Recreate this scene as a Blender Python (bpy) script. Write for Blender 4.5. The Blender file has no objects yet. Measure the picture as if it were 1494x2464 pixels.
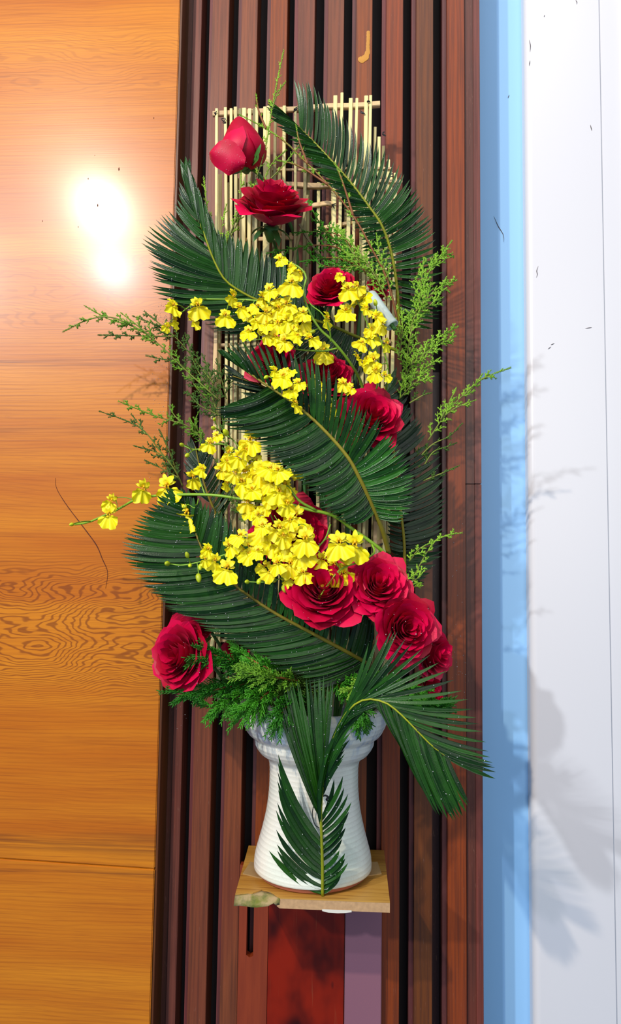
import bpy, bmesh, math, random
from mathutils import Vector, Matrix, noise
random.seed(7)
R = math.radians
scn = bpy.context.scene
COL = scn.collection
# ------------------------------------------------------------------ camera
F = 1780.0
CAM = Vector((0.0, -1.02, 1.5))
def _n(v):
    return Vector(v).normalized()
_Y = _n((100, -140, 1780))
_Zr = Vector((295, 20732, 1780)); _Z = (_Zr - _Y * _Zr.dot(_Y)).normalized()
_X = _Z.cross(_Y)
camd = bpy.data.cameras.new('camera'); cam = bpy.data.objects.new('camera', camd); COL.objects.link(cam)
camd.sensor_fit = 'VERTICAL'; camd.sensor_height = 36; camd.lens = F / 2464 * 36
camd.clip_start = 0.01; camd.clip_end = 50
cam.matrix_world = Matrix(((_X.x, _X.y, -_X.z, CAM.x), (_Y.x, _Y.y, -_Y.z, CAM.y), (_Z.x, _Z.y, -_Z.z, CAM.z), (0, 0, 0, 1)))
scn.camera = cam
def U(px, py, y):
    """a measured image position, taken to the plane at depth y -> world point"""
    c = Vector(((px - 747) / F, -(py - 1232) / F, 1.0))
    d = Vector((_X.dot(c), _Y.dot(c), _Z.dot(c)))
    return CAM + d * ((y - CAM.y) / d.y)
def S(px, y):
    return px / F * (y - CAM.y)
# ------------------------------------------------------------------ light
scn.view_settings.view_transform = 'Standard'; scn.view_settings.look = 'None'
scn.view_settings.exposure = 0.0; scn.view_settings.gamma = 1.0
scn.view_settings.use_curve_mapping = False
w = bpy.data.worlds.new('world'); scn.world = w; w.use_nodes = True
w.node_tree.nodes['Background'].inputs[0].default_value = (0.36, 0.62, 1.0, 1)
w.node_tree.nodes['Background'].inputs[1].default_value = 0.30
def area(name, loc, target, size, power, color, shape='DISK'):
    l = bpy.data.lights.new(name, 'AREA'); l.shape = shape; l.size = size; l.energy = power; l.color = color
    o = bpy.data.objects.new(name, l); COL.objects.link(o); o.location = loc
    o.rotation_euler = (Vector(target) - Vector(loc)).to_track_quat('-Z', 'Y').to_euler()
    return o
def mirror_ray(px, py, dist):
    p = U(px, py, -.03); d = (p - CAM).normalized(); d.y = -d.y
    return p + d * dist
area('warm_lamp', mirror_ray(245, 500, 2.5), (0.0, 0, 1.6), 0.06, 38, (1.0, 0.86, 0.68))
area('cool_lamp', (-3.05, -4.0, 3.65), (0.1, 0, 1.5), 0.14, 115, (0.86, 0.93, 1.0))
area('lower_lamp', mirror_ray(272, 650, 2.6), (0.0, 0, 1.6), 0.06, 13, (0.92, 0.88, 1.0))
area('overhead_fill', (0.1, -1.3, 3.7), (0.0, 0, 1.9), 1.3, 13, (1.0, 0.93, 0.9), 'SQUARE')  # added soft fill from overhead, lightens the upper slats
area('front_fill', (0.7, -3.0, 2.2), (0.1, 0, 1.5), 1.6, 24, (1.0, 0.98, 0.92), 'SQUARE')  # added neutral fill behind the camera, lifts the shadows
# ------------------------------------------------------------------ materials
def srgb(r, g, b):
    f = lambda c: (c / 255 / 12.92) if c / 255 <= 0.04045 else ((c / 255 + 0.055) / 1.055) ** 2.4
    return (f(r), f(g), f(b), 1)
class NT:
    def __init__(s, name):
        s.m = bpy.data.materials.new(name); s.m.use_nodes = True
        s.t = s.m.node_tree; s.b = s.t.nodes['Principled BSDF']
    def n(s, typ, **kw):
        k = s.t.nodes.new(typ)
        for a, v in kw.items(): setattr(k, a, v)
        return k
    def l(s, a, b): s.t.links.new(a, b)
    def setin(s, sock, v):
        if hasattr(v, 'is_output'): s.l(v, sock)
        else: sock.default_value = v
    def math(s, op, a, b=0.0, c=0.0):
        k = s.n('ShaderNodeMath', operation=op)
        s.setin(k.inputs[0], a); s.setin(k.inputs[1], b); s.setin(k.inputs[2], c)
        return k.outputs[0]
    def mix(s, f, a, b, mode='MIX'):
        k = s.n('ShaderNodeMix', data_type='RGBA', blend_type=mode)
        s.setin(k.inputs[0], f); s.setin(k.inputs[6], a); s.setin(k.inputs[7], b)
        return k.outputs[2]
    def ramp(s, v, stops):
        k = s.n('ShaderNodeMapRange', interpolation_type='SMOOTHSTEP')
        s.setin(k.inputs[0], v)
        k.inputs[1].default_value, k.inputs[2].default_value, k.inputs[3].default_value, k.inputs[4].default_value = stops
        return k.outputs[0]
    def coord(s, scale=(1, 1, 1), rot=(0, 0, 0), loc=(0, 0, 0), kind='Object'):
        c = s.n('ShaderNodeTexCoord'); m = s.n('ShaderNodeMapping')
        m.inputs['Scale'].default_value = scale; m.inputs['Rotation'].default_value = rot; m.inputs['Location'].default_value = loc
        s.l(c.outputs[kind], m.inputs[0]); return m.outputs[0]
    def noise(s, vec, scale, detail=4, rough=0.5, dist=0.0):
        k = s.n('ShaderNodeTexNoise'); k.inputs['Scale'].default_value = scale; k.inputs['Detail'].default_value = detail
        k.inputs['Roughness'].default_value = rough; k.inputs['Distortion'].default_value = dist
        s.l(vec, k.inputs['Vector']); return k.outputs[0]
    def bump(s, h, st=0.3, d=0.001):
        k = s.n('ShaderNodeBump'); k.inputs['Strength'].default_value = st; k.inputs['Distance'].default_value = d
        s.l(h, k.inputs['Height']); s.l(k.outputs[0], s.b.inputs['Normal'])
    def p(s, **kw):
        for a, v in kw.items(): s.setin(s.b.inputs[a.replace('_', ' ')], v)
        return s
def simple(name, col, rough=0.5, var=0.12, nscale=60, **kw):
    t = NT(name); c = t.coord()
    nn = t.noise(c, nscale, 3)
    oi = t.n('ShaderNodeObjectInfo')
    f = t.math('ADD', t.math('MULTIPLY', nn, var * 2), t.math('MULTIPLY', oi.outputs['Random'], var * 2))
    dark = tuple(x * (1 - 2.0 * var) for x in col[:3]) + (1,)
    lite = tuple(min(1, x * (1 + 2.0 * var)) for x in col[:3]) + (1,)
    cc = t.mix(t.ramp(f, (var * .6, var * 3.0, 0, 1)), dark, lite)
    t.p(Base_Color=cc, Roughness=rough, **kw)
    return t.m
# glossy veneer of the left wall: horizontal grain with one band of swirling figure
def veneer_mat():
    t = NT('glossy_orange_veneer')
    c = t.n('ShaderNodeTexCoord').outputs['Object']
    sx = t.n('ShaderNodeSeparateXYZ'); t.l(c, sx.inputs[0]); X, Z = sx.outputs[0], sx.outputs[2]
    big = t.noise(t.coord((3.6, 1, 8.0), loc=(3.1, 0, 1.7)), 1.0, 2, .45)
    mid = t.noise(t.coord((7, 1, 26)), 1.0, 3, .5)
    zf = U(200, 1510, 0).z; zt = U(200, 720, 0).z; z0 = U(200, 190, 0).z
    def band(zc, h):
        d = t.math('ABSOLUTE', t.math('SUBTRACT', Z, zc))
        return t.ramp(d, (h * 0.5, h, 1, 0))
    b1 = band(zf, 0.115); b2 = band(zt, 0.07); b3 = band(z0, 0.06)
    fig = t.math('MAXIMUM', b1, t.math('MAXIMUM', t.math('MULTIPLY', b2, .8), t.math('MULTIPLY', b3, .6)))
    amp = t.math('ADD', t.math('MULTIPLY', fig, 0.20), 0.03)
    warp = t.math('MULTIPLY', t.math('ADD', t.math('SUBTRACT', big, .5), t.math('MULTIPLY', t.math('SUBTRACT', mid, .5), .33)), amp)
    ph = t.math('ADD', Z, warp)
    rings = t.math('SINE', t.math('MULTIPLY', ph, 1150.0))
    r1 = t.ramp(rings, (0.1, 1.0, 0, 1))
    streak = t.noise(t.coord((5, 1, 420)), 1.0, 3, .6)
    fine = t.noise(t.coord((30, 1, 1400)), 1.0, 2, .6)
    broad = t.noise(t.coord((1.5, 1, 16), loc=(0, 0, .3)), 1.0, 3, .55)
    base = t.mix(t.ramp(broad, (.3, .7, 0, 1)), srgb(188, 100, 12), srgb(210, 128, 22))
    base = t.mix(t.math('MULTIPLY', t.ramp(streak, (.45, .72, 0, 1)), .45), base, srgb(152, 76, 14))
    base = t.mix(t.math('MULTIPLY', r1, t.math('ADD', t.math('MULTIPLY', b1, .38), t.math('ADD', t.math('MULTIPLY', fig, .15), .13))), base, srgb(116, 50, 12))
    base = t.mix(t.math('MULTIPLY', t.ramp(fine, (.5, .75, 0, 1)), .3), base, srgb(140, 66, 22))
    # dark mineral streaks that belong to the board
    for (py, h, k) in ((885, .006, .55), (2010, .022, .5), (1045, .012, .25), (2075, .006, .6), (640, .008, .25)):
        zz = U(200, py, 0).z
        wob = t.math('MULTIPLY', t.math('SUBTRACT', t.noise(t.coord((3, 1, 40)), 1.0, 3), .5), .03)
        d = t.math('ABSOLUTE', t.math('ADD', t.math('SUBTRACT', Z, zz), wob))
        m_ = t.math('MULTIPLY', t.ramp(d, (0, h, 1, 0)), t.math('MULTIPLY', t.ramp(t.noise(t.coord((6, 1, 200)), 1.0, 3), (.35, .62, 0, 1)), k))
        base = t.mix(m_, base, srgb(92, 44, 22))
    t.p(Base_Color=base, Roughness=.33, Specular_IOR_Level=.35, Coat_Weight=.25, Coat_Roughness=.16)
    t.bump(streak, .12, .0004)
    return t.m
def slat_mat():
    t = NT('varnished_hardwood')
    oi = t.n('ShaderNodeObjectInfo')
    g = t.noise(t.coord((260, 200, 6)), 1.0, 4, .6)
    b = t.noise(t.coord((14, 14, 5), loc=(1, 2, 3)), 1.0, 3, .5)
    fl = t.noise(t.coord((700, 700, 90)), 1.0, 2, .6)
    c = t.mix(t.ramp(g, (.35, .7, 0, .55)), oi.outputs['Color'], (.035, .012, .008, 1))
    c = t.mix(t.math('MULTIPLY', t.ramp(b, (.5, .75, 0, 1)), .4), c, srgb(120, 52, 34))
    c = t.mix(t.math('MULTIPLY', t.ramp(fl, (.62, .8, 0, 1)), .35), c, srgb(150, 110, 90))
    t.p(Base_Color=c, Roughness=.42, Specular_IOR_Level=.42)
    t.bump(g, .25, .0006)
    return t.m
def wood_mat(name, a, b, scale, rough=.45, coat=0.0):
    t = NT(name)
    g = t.noise(t.coord(scale), 1.0, 4, .6, .4)
    h = t.noise(t.coord(tuple(x * .18 for x in scale), loc=(5, 1, 2)), 1.0, 2)
    f = t.math('ADD', t.math('MULTIPLY', t.ramp(g, (.3, .7, 0, 1)), .6), t.math('MULTIPLY', t.ramp(h, (.3, .7, 0, 1)), .4))
    t.p(Base_Color=t.mix(f, a, b), Roughness=rough, Coat_Weight=coat, Coat_Roughness=.2)
    t.bump(g, .2, .0005)
    return t.m
def leaf_mat(name, a, b, rough=.34):
    t = NT(name)
    oi = t.n('ShaderNodeObjectInfo')
    n1 = t.noise(t.coord((1, 1, 1)), 90, 3)
    f = t.math('ADD', t.math('MULTIPLY', oi.outputs['Random'], .55), t.math('MULTIPLY', n1, .45))
    t.p(Base_Color=t.mix(t.ramp(f, (.15, .85, 0, 1)), a, b), Roughness=rough, Specular_IOR_Level=.3)
    t.bump(t.noise(t.coord((1, 1, 1)), 700, 2), .25, .0006)
    return t.m
def glaze_mat():
    t = NT('white_stoneware_glaze')
    c = t.n('ShaderNodeTexCoord').outputs['Object']
    sx = t.n('ShaderNodeSeparateXYZ'); t.l(c, sx.inputs[0]); Z = sx.outputs[2]
    drip = t.noise(t.coord((90, 90, 7)), 1.0, 3, .6)
    up = t.ramp(t.math('ADD', Z, t.math('MULTIPLY', drip, .05)), (.165, .21, 0, 1))
    cl = t.noise(t.coord((9, 9, 9)), 1.0, 2)
    base = t.mix(t.ramp(cl, (.35, .7, 0, 1)), srgb(248, 244, 228), srgb(236, 244, 224))
    base = t.mix(t.math('MULTIPLY', t.math('MULTIPLY', up, t.ramp(drip, (.42, .6, 0, 1))), .7), base, srgb(150, 176, 205))
    crack = t.n('ShaderNodeTexVoronoi', feature='DISTANCE_TO_EDGE'); crack.inputs['Scale'].default_value = 150
    t.l(t.coord((1, 1, 1.3)), crack.inputs['Vector'])
    base = t.mix(t.math('MULTIPLY', t.ramp(crack.outputs[0], (0, .05, 1, 0)), .12), base, srgb(170, 160, 140))
    ring = t.math('SINE', t.math('ADD', t.math('MULTIPLY', Z, 1150), t.math('MULTIPLY', t.noise(t.coord((3, 3, 30)), 1.0, 2), 5)))
    base = t.mix(t.math('MULTIPLY', t.ramp(ring, (.4, 1, 0, 1)), .16), base, srgb(190, 178, 150))
    t.p(Base_Color=base, Roughness=.25, Specular_IOR_Level=.5)
    t.bump(ring, .2, .0006)
    return t.m
def petal_mat():
    t = NT('crimson_rose_petal')
    n1 = t.noise(t.coord((1, 1, 1)), 55, 3)
    oi = t.n('ShaderNodeObjectInfo')
    f = t.math('ADD', t.math('MULTIPLY', n1, .6), t.math('MULTIPLY', oi.outputs['Random'], .4))
    t.p(Base_Color=t.mix(t.ramp(f, (.2, .8, 0, 1)), srgb(170, 0, 38), srgb(224, 4, 74)), Roughness=.48,
        Specular_IOR_Level=.25, Sheen_Weight=.10, Sheen_Roughness=.35, Sheen_Tint=srgb(255, 90, 130))
    t.bump(t.noise(t.coord((1, 1, 1)), 900, 2), .25, .0005)
    return t.m
def shelf_mat():
    t = NT('oak_laminate')
    g = t.noise(t.coord((14, 260, 260)), 1.0, 4, .6, .3)
    h = t.noise(t.coord((4, 50, 50)), 1.0, 2, .5)
    c = t.mix(t.ramp(h, (.35, .65, 0, 1)), srgb(176, 122, 44), srgb(198, 148, 66))
    c = t.mix(t.ramp(g, (.5, .72, 0, .75)), c, srgb(128, 78, 28))
    t.p(Base_Color=c, Roughness=.4)
    return t.m
def redboard_mat():
    t = NT('mahogany_varnish')
    g = t.noise(t.coord((240, 100, 9)), 1.0, 4, .65)
    h = t.noise(t.coord((16, 1, 9), loc=(2, 0, 0)), 1.0, 3, .5)
    c = t.mix(t.ramp(h, (.38, .64, 0, 1)), srgb(48, 8, 3), srgb(140, 30, 4))
    c = t.mix(t.ramp(g, (.6, .8, 0, .5)), c, srgb(150, 84, 52))
    k = t.n('ShaderNodeTexVoronoi'); k.inputs['Scale'].default_value = 1
    t.l(t.coord((34, 1, 14)), k.inputs['Vector'])
    c = t.mix(t.ramp(k.outputs[0], (.06, .13, .85, 0)), c, (.01, .004, .003, 1))
    t.p(Base_Color=c, Roughness=.3, Specular_IOR_Level=.3)
    return t.m
def purple_mat():
    t = NT('mauve_painted_board')
    h = t.noise(t.coord((12, 1, 10), loc=(4, 0, 1)), 1.0, 3, .5)
    sx = t.n('ShaderNodeSeparateXYZ'); t.l(t.n('ShaderNodeTexCoord').outputs['Object'], sx.inputs[0])
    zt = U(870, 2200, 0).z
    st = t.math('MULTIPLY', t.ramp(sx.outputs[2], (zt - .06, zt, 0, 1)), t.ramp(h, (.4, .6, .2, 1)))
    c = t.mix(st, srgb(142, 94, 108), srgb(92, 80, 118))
    f = t.noise(t.coord((1, 1, .5)), 800, 2)
    c = t.mix(t.ramp(f, (.5, .8, 0, .4)), c, srgb(160, 100, 110))
    t.p(Base_Color=c, Roughness=.5)
    return t.m
M = dict(
    veneer=veneer_mat(), slat=slat_mat(),
    back=simple('dark_backing', (.012, .006, .006, 1), .8),
    white=simple('white_gloss_paint', srgb(222, 220, 222), .34, .02, 4),
    recess=simple('shade_blue_wall_paint', srgb(150, 200, 244), .5, .02, 5),  # blue shade of the recess is put into this wall colour
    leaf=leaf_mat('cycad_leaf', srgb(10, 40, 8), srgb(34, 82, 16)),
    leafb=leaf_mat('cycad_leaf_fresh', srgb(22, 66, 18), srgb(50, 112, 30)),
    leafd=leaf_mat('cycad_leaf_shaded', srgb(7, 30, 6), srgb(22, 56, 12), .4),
    rachis=leaf_mat('cycad_rachis', srgb(120, 124, 26), srgb(160, 166, 30), .45),
    rachisb=leaf_mat('cycad_rachis_olive', srgb(104, 92, 24), srgb(144, 132, 36), .5),
    tip=simple('dry_tip', srgb(200, 160, 110), .7),
    petal=petal_mat(),
    stem=simple('green_stem', srgb(60, 110, 40), .5),
    orchid=simple('yellow_orchid_petal', srgb(255, 232, 0), .55, .04, 90, Subsurface_Weight=.35, Subsurface_Radius=(1.0, .8, .1), Subsurface_Scale=.004),
    orchid2=simple('orchid_crest', srgb(232, 178, 8), .5, .12, 400),
    ostem=simple('orchid_stem', srgb(120, 160, 36), .45),
    bud=simple('orchid_bud', srgb(190, 205, 30), .45),
    juni=leaf_mat('juniper_light', srgb(96, 146, 34), srgb(156, 204, 62), .5),
    junid=leaf_mat('juniper_dark', srgb(50, 84, 28), srgb(92, 130, 46), .5),
    cedar=leaf_mat('cedar_green', srgb(30, 96, 16), srgb(84, 168, 36), .45),
    junistem=simple('juniper_stem', srgb(120, 132, 50), .6),
    twig=simple('reddish_twig', srgb(140, 84, 40), .6),
    bamboo=simple('split_bamboo', srgb(212, 198, 134), .5, .16, 40),
    bambood=simple('weathered_bamboo', srgb(140, 130, 82), .6, .18, 40),
    bar=simple('pale_wood_bar', srgb(214, 180, 130), .6, .12, 60),
    wire=simple('black_wire', (.012, .012, .012, 1), .4),
    glaze=glaze_mat(), terra=simple('bare_terracotta', srgb(176, 104, 76), .75, .08, 90),
    shelf=shelf_mat(), chip=simple('core_edge', srgb(196, 156, 112), .85, .12, 200),
    moss=None, red=redboard_mat(),
    orange=wood_mat('orange_brown_board', srgb(122, 44, 16), srgb(146, 58, 22), (120, 100, 8)),
    purple=purple_mat(), card=simple('cardboard', srgb(176, 140, 88), .9, .1, 80),
    paper=simple('white_tape', srgb(226, 222, 206), .7, .03),
    scuff=simple('dark_scuff', srgb(90, 82, 84), .8), crack=simple('dark_crack', srgb(88, 40, 18), .8),
    glue=simple('yellow_glue', srgb(190, 130, 30), .4), trim=wood_mat('dark_edge_strip', srgb(84, 42, 12), srgb(112, 62, 18), (100, 80, 6)),
)
def _moss():
    t = NT('worn_green_chip')
    a = t.noise(t.coord((50, 60, 60)), 1.0, 4, .6)
    c = t.mix(t.ramp(a, (.35, .62, 0, 1)), srgb(112, 118, 40), srgb(176, 150, 108))
    b = t.noise(t.coord((110, 110, 110)), 1.0, 2)
    c = t.mix(t.ramp(b, (.5, .7, 0, .5)), c, srgb(80, 96, 40))
    t.p(Base_Color=c, Roughness=.8); return t.m
M['moss'] = _moss()
def _glass(name, rough, tint=(1, 1, 1, 1), a=.93):
    t = NT(name); t.p(Base_Color=tint, Roughness=rough, Transmission_Weight=a, IOR=1.33); return t.m
M['dew'] = _glass('water', 0.04, a=.7)
M['tube'] = _glass('frosted_clear_plastic', .3, srgb(225, 240, 232), .45)
# ------------------------------------------------------------------ mesh helpers
def mobj(name, verts, faces, mat, parent=None, smooth=True):
    me = bpy.data.meshes.new(name); me.from_pydata([tuple(v) for v in verts], [], faces)
    if smooth: me.polygons.foreach_set('use_smooth', [True] * len(me.polygons))
    me.materials.append(mat); me.update()
    o = bpy.data.objects.new(name, me); COL.objects.link(o)
    if parent is not None: o.parent = parent
    return o
def empty(name, loc, label, cat, group=None):
    o = bpy.data.objects.new(name, None); COL.objects.link(o); o.location = loc
    o.empty_display_size = .01
    o['label'] = label; o['category'] = cat
    if group: o['group'] = group
    return o
def tag(o, label, cat, group=None):
    o['label'] = label; o['category'] = cat
    if group: o['group'] = group
    return o
class MB:
    """collects geometry for one mesh; vertices are given in world space"""
    def __init__(s, origin=(0, 0, 0)): s.v = []; s.f = []; s.o = Vector(origin)
    def add(s, verts, faces):
        k = len(s.v); s.v += [Vector(v) - s.o for v in verts]; s.f += [tuple(i + k for i in f) for f in faces]
    def tube(s, pts, rad, n=6, cap=True):
        pts = [Vector(p) for p in pts]; N = len(pts)
        if not hasattr(rad, '__len__'): rad = [rad] * N
        vs = []; up = None
        for i, p in enumerate(pts):
            t = (pts[min(i + 1, N - 1)] - pts[max(i - 1, 0)])
            t = t.normalized() if t.length > 1e-9 else Vector((0, 0, 1))
            if up is None: up = t.orthogonal().normalized()
            up = (up - t * up.dot(t)); up = up.normalized() if up.length > 1e-6 else t.orthogonal().normalized()
            b = t.cross(up)
            for k in range(n):
                a = 2 * math.pi * k / n
                vs.append(p + (up * math.cos(a) + b * math.sin(a)) * rad[i])
        fs = [(i * n + k, i * n + (k + 1) % n, (i + 1) * n + (k + 1) % n, (i + 1) * n + k) for i in range(N - 1) for k in range(n)]
        if cap: fs += [tuple(range(n))[::-1], tuple(range((N - 1) * n, N * n))]
        s.add(vs, fs)
    def build(s, name, mat, parent=None, smooth=True):
        return mobj(name, s.v, s.f, mat, parent, smooth)
def spline(P, n):
    """Catmull-Rom through P, n samples evenly spaced"""
    P = [Vector(p) for p in P]
    if len(P) == 2: return [P[0].lerp(P[1], i / (n - 1)) for i in range(n)]
    Q = [2 * P[0] - P[1]] + P + [2 * P[-1] - P[-2]]
    pts = []
    for i in range(1, len(Q) - 2):
        for k in range(12):
            t = k / 12; a, b, c, d = Q[i - 1], Q[i], Q[i + 1], Q[i + 2]
            pts.append(.5 * ((2 * b) + (c - a) * t + (2 * a - 5 * b + 4 * c - d) * t * t + (3 * b - a - 3 * c + d) * t ** 3))
    pts.append(P[-1])
    L = [0]
    for a, b in zip(pts, pts[1:]): L.append(L[-1] + (b - a).length)
    out = []; j = 0
    for i in range(n):
        s = L[-1] * i / (n - 1)
        while j < len(L) - 2 and L[j + 1] < s: j += 1
        k = (s - L[j]) / max(1e-9, L[j + 1] - L[j]); out.append(pts[j].lerp(pts[j + 1], min(1, max(0, k))))
    return out
def bez(a, b, c, n): return [a * (1 - t) ** 2 + b * 2 * t * (1 - t) + c * t * t for t in [i / (n - 1) for i in range(n)]]
def box(name, x0, x1, y0, y1, z0, z1, mat, parent=None, bev=.0008, nseg=0, origin=None):
    bm = bmesh.new()
    bmesh.ops.create_cube(bm, size=1)
    for v in bm.verts: v.co = Vector(((x0 + x1) / 2 + v.co.x * (x1 - x0), (y0 + y1) / 2 + v.co.y * (y1 - y0), (z0 + z1) / 2 + v.co.z * (z1 - z0)))
    if bev: bmesh.ops.bevel(bm, geom=list(bm.edges), offset=bev, segments=2, affect='EDGES')
    if origin is not None:
        for v in bm.verts: v.co -= Vector(origin)
    me = bpy.data.meshes.new(name); bm.to_mesh(me); bm.free(); me.materials.append(mat)
    o = bpy.data.objects.new(name, me); COL.objects.link(o)
    if parent is not None: o.parent = parent
    return o
# ================================================================== SETTING
ZB, ZT = .35, 2.65
def ux(px, py, y): return U(px, py, y).x
def structure(o): o['kind'] = 'structure'; return o
# ---- slatted wall
wall = structure(box('wall_back', ux(433, 0, .05) - .75, ux(1150, 0, .04), .042, .07, ZB, ZT, M['back'], bev=0))
slats = [(512, 552, (150, 112, 100)), (582, 620, (158, 118, 102)), (652, 692, (160, 106, 66)), (718, 758, (144, 108, 98)),
         (790, 828, (148, 112, 98)), (858, 896, (160, 112, 80)), (930, 970, (162, 104, 72)), (1002, 1042, (132, 98, 72)), (1076, 1117, (164, 106, 74))]
for i, (a, b, c) in enumerate(slats):
    x0, x1 = ux(a, 0, 0), ux(b, 0, 0)
    o = box('slat', x0, x1, 0, .042, ZB, ZT, M['slat'], wall, .0007)
    m_ = sum(c) / 3; c2 = srgb(m_ * .77 + (c[0] - m_) * 1.1 + 1, m_ * .62 + (c[1] - m_) * 1.1, m_ * .50 + (c[2] - m_) * 1.1); o.color = c2
    lx = x0 - .0062
    l = box('slat_ledge', lx, x0, .010, .042, ZB, ZT, M['slat'], wall, .0005)
    l.color = srgb(112 - (i % 3) * 8, 52, 50)
o = box('slat', ux(446, 0, .012), ux(466, 0, .012), .012, .042, ZB, ZT, M['slat'], wall, .0006); o.color = srgb(90, 48, 34)
o = box('slat', ux(466, 0, .004), ux(486, 0, .004), .004, .042, ZB, ZT, M['slat'], wall, .0006); o.color = srgb(128, 70, 54)
zcut = U(1140, 1165, .006).z
for (z0, z1, c) in ((ZB, zcut - .0004, (100, 52, 38)), (zcut + .0004, ZT, (98, 56, 44))):
    o = box('slat', ux(1117.6, 0, .005), ux(1138, 0, .005), .005, .062, z0, z1, M['slat'], wall, .0005); o.color = srgb(*c)
    o = box('slat', ux(1138, 0, .003), ux(1153.5, 0, .003), .003, .062, z0, z1, M['slat'], wall, .0005); o.color = srgb(c[0] + 22, c[1] + 8, c[2] + 10)
zc = U(1040, 888, .02).z
o = box('slat_joint', ux(1063, 0, .01) - .012, ux(1063, 0, .01), .038, .042, ZB, zc, M['slat'], wall, 0); o.color = srgb(60, 30, 26)
# yellow glue smear on one slat
g = []
for (px, py, r) in ((886, 78, 5), (886, 92, 5), (885, 108, 5), (885, 124, 6), (880, 138, 8), (871, 144, 8), (866, 142, 7)):
    g.append((U(px, py, -.0002), S(r, 0)))
mb = MB()
for (p, r), (q, s_) in zip(g, g[1:]):
    for k in range(4):
        c = p.lerp(q, k / 4); rr = (r + (s_ - r) * k / 4) * random.uniform(.85, 1.1)
        vs = [c + Vector((math.cos(a) * rr, -.0003, math.sin(a) * rr)) for a in [j * math.pi / 5 for j in range(10)]] + [c + Vector((0, -.0008, 0))]
        mb.add(vs, [(j, (j + 1) % 10, 10) for j in range(10)])
mb.build('glue_smear', M['glue'], wall)
# ---- glossy veneered panel at left, two boards with a joint
xe = ux(433, 0, -.030)
left = structure(box('wall_left', -1.0, xe - .004, -.012, .03, ZB, ZT, M['trim'], bev=0))
pl, pr = U(0, 2065, -.03), U(368, 2090, -.03)
def panel(name, zl0, zr0, zl1, zr1, yo):
    xl, xr = -1.0, xe
    k = lambda zl, zr, x: zl + (zr - zl) * (x - pl.x) / (pr.x - pl.x)
    bm = bmesh.new()
    co = []
    for y in (yo, -.012):
        for (x, z) in ((xl, k(zl0, zr0, xl)), (xr, k(zl0, zr0, xr)), (xr, k(zl1, zr1, xr)), (xl, k(zl1, zr1, xl))):
            co.append(bm.verts.new((x, y, z)))
    for f in ((0, 1, 2, 3), (7, 6, 5, 4), (0, 4, 5, 1), (1, 5, 6, 2), (2, 6, 7, 3), (3, 7, 4, 0)): bm.faces.new([co[i] for i in f])
    bmesh.ops.recalc_face_normals(bm, faces=bm.faces)
    bmesh.ops.bevel(bm, geom=list(bm.edges), offset=.0012, segments=2, affect='EDGES')
    me = bpy.data.meshes.new(name); bm.to_mesh(me); bm.free(); me.materials.append(M['veneer'])
    o = bpy.data.objects.new(name, me); COL.objects.link(o); o.parent = left; return o
panel('veneer_board', pl.z, pr.z, ZT, ZT, -.0300)
panel('veneer_board', ZB, ZB, pl.z - .0008, pr.z - .0008, -.0315)
box('edge_strip', xe + .0002, xe + .0032, -.028, .03, ZB, ZT, M['trim'], left, .0005)
# hair-like crack and small pits on the panel
cr = spline([U(x, y, -.0303) for x, y in ((134, 1150), (136, 1175), (160, 1215), (200, 1268), (232, 1312), (246, 1345), (258, 1372), (258, 1392), (254, 1416))], 30)
mb = MB(); mb.tube(cr, [.0002 + .0006 * math.sin(math.pi * i / 29) ** 1.0 * random.uniform(.6, 1.1) for i in range(30)], 5); mb.build('crack', M['crack'], left)
for (x, y, s_) in ((286, 407, 3), (235, 494, 3), (370, 284, 1.6), (212, 430, 1.5), (102, 532, 1.5), (188, 546, 1.4), (228, 374, 1)):
    p = U(x, y, -.0301); mb = MB(); mb.tube([p + Vector((0, 0, S(s_ * 1.8, 0))), p, p - Vector((0, 0, S(s_ * 1.8, 0)))], [.0001, S(s_ * .6, 0), .0001], 6); mb.build('pit', M['crack'], left)
def panel_drops(n, regs, y, parent):
    pts = []
    for _ in range(n):
        a, b, c, d = random.choice(regs); pts.append(U(random.uniform(a, c), random.uniform(b, d), y))
    return pts
SPLASH = [(panel_drops(110, [(372, 690, 412, 830), (380, 720, 410, 800), (366, 830, 404, 980), (360, 980, 400, 1150)], -.0304, left), left),
          (panel_drops(60, [(440, 700, 465, 900), (436, 900, 458, 1100), (420, 1450, 450, 1760)], .0036, wall), wall),
          (panel_drops(40, [(1084, 1260, 1118, 1560), (1084, 1560, 1120, 1700)], -.0004, wall), wall)]
# ---- right: recessed wall with blue shade painted in, and white pilaster with rounded arris
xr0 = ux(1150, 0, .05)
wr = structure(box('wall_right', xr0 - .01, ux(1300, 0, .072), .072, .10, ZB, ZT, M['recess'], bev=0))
def prism(name, prof, mat, parent=None):
    n = len(prof); vs = [(x, y, z) for z in (ZB, ZT) for (x, y) in prof]
    fs = [(i, (i + 1) % n, n + (i + 1) % n, n + i) for i in range(n)] + [tuple(range(n))[::-1], tuple(range(n, 2 * n))]
    o = mobj(name, vs, fs, mat, parent, smooth=False)
    o.data.polygons.foreach_set('use_smooth', [f < n - 0 for f in range(len(o.data.polygons))]); 
    o.data.set_sharp_from_angle(angle=R(35)); return o
px0 = ux(1261, 0, .052); r_ = .010
prof = [(px0, .10)] + [(px0 + r_ - r_ * math.cos(R(a)), .050 + r_ - r_ * math.sin(R(a))) for a in range(0, 91, 10)]
xs = ux(1440, 0, .05)
prof += [(xs, .050), (xs + .0005, .0535), (xs + .030, .0535), (xs + .034, .050), (.95, .050), (.95, .10)]
pil = structure(prism('trim_1', prof[::-1], M['white']))
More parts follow.
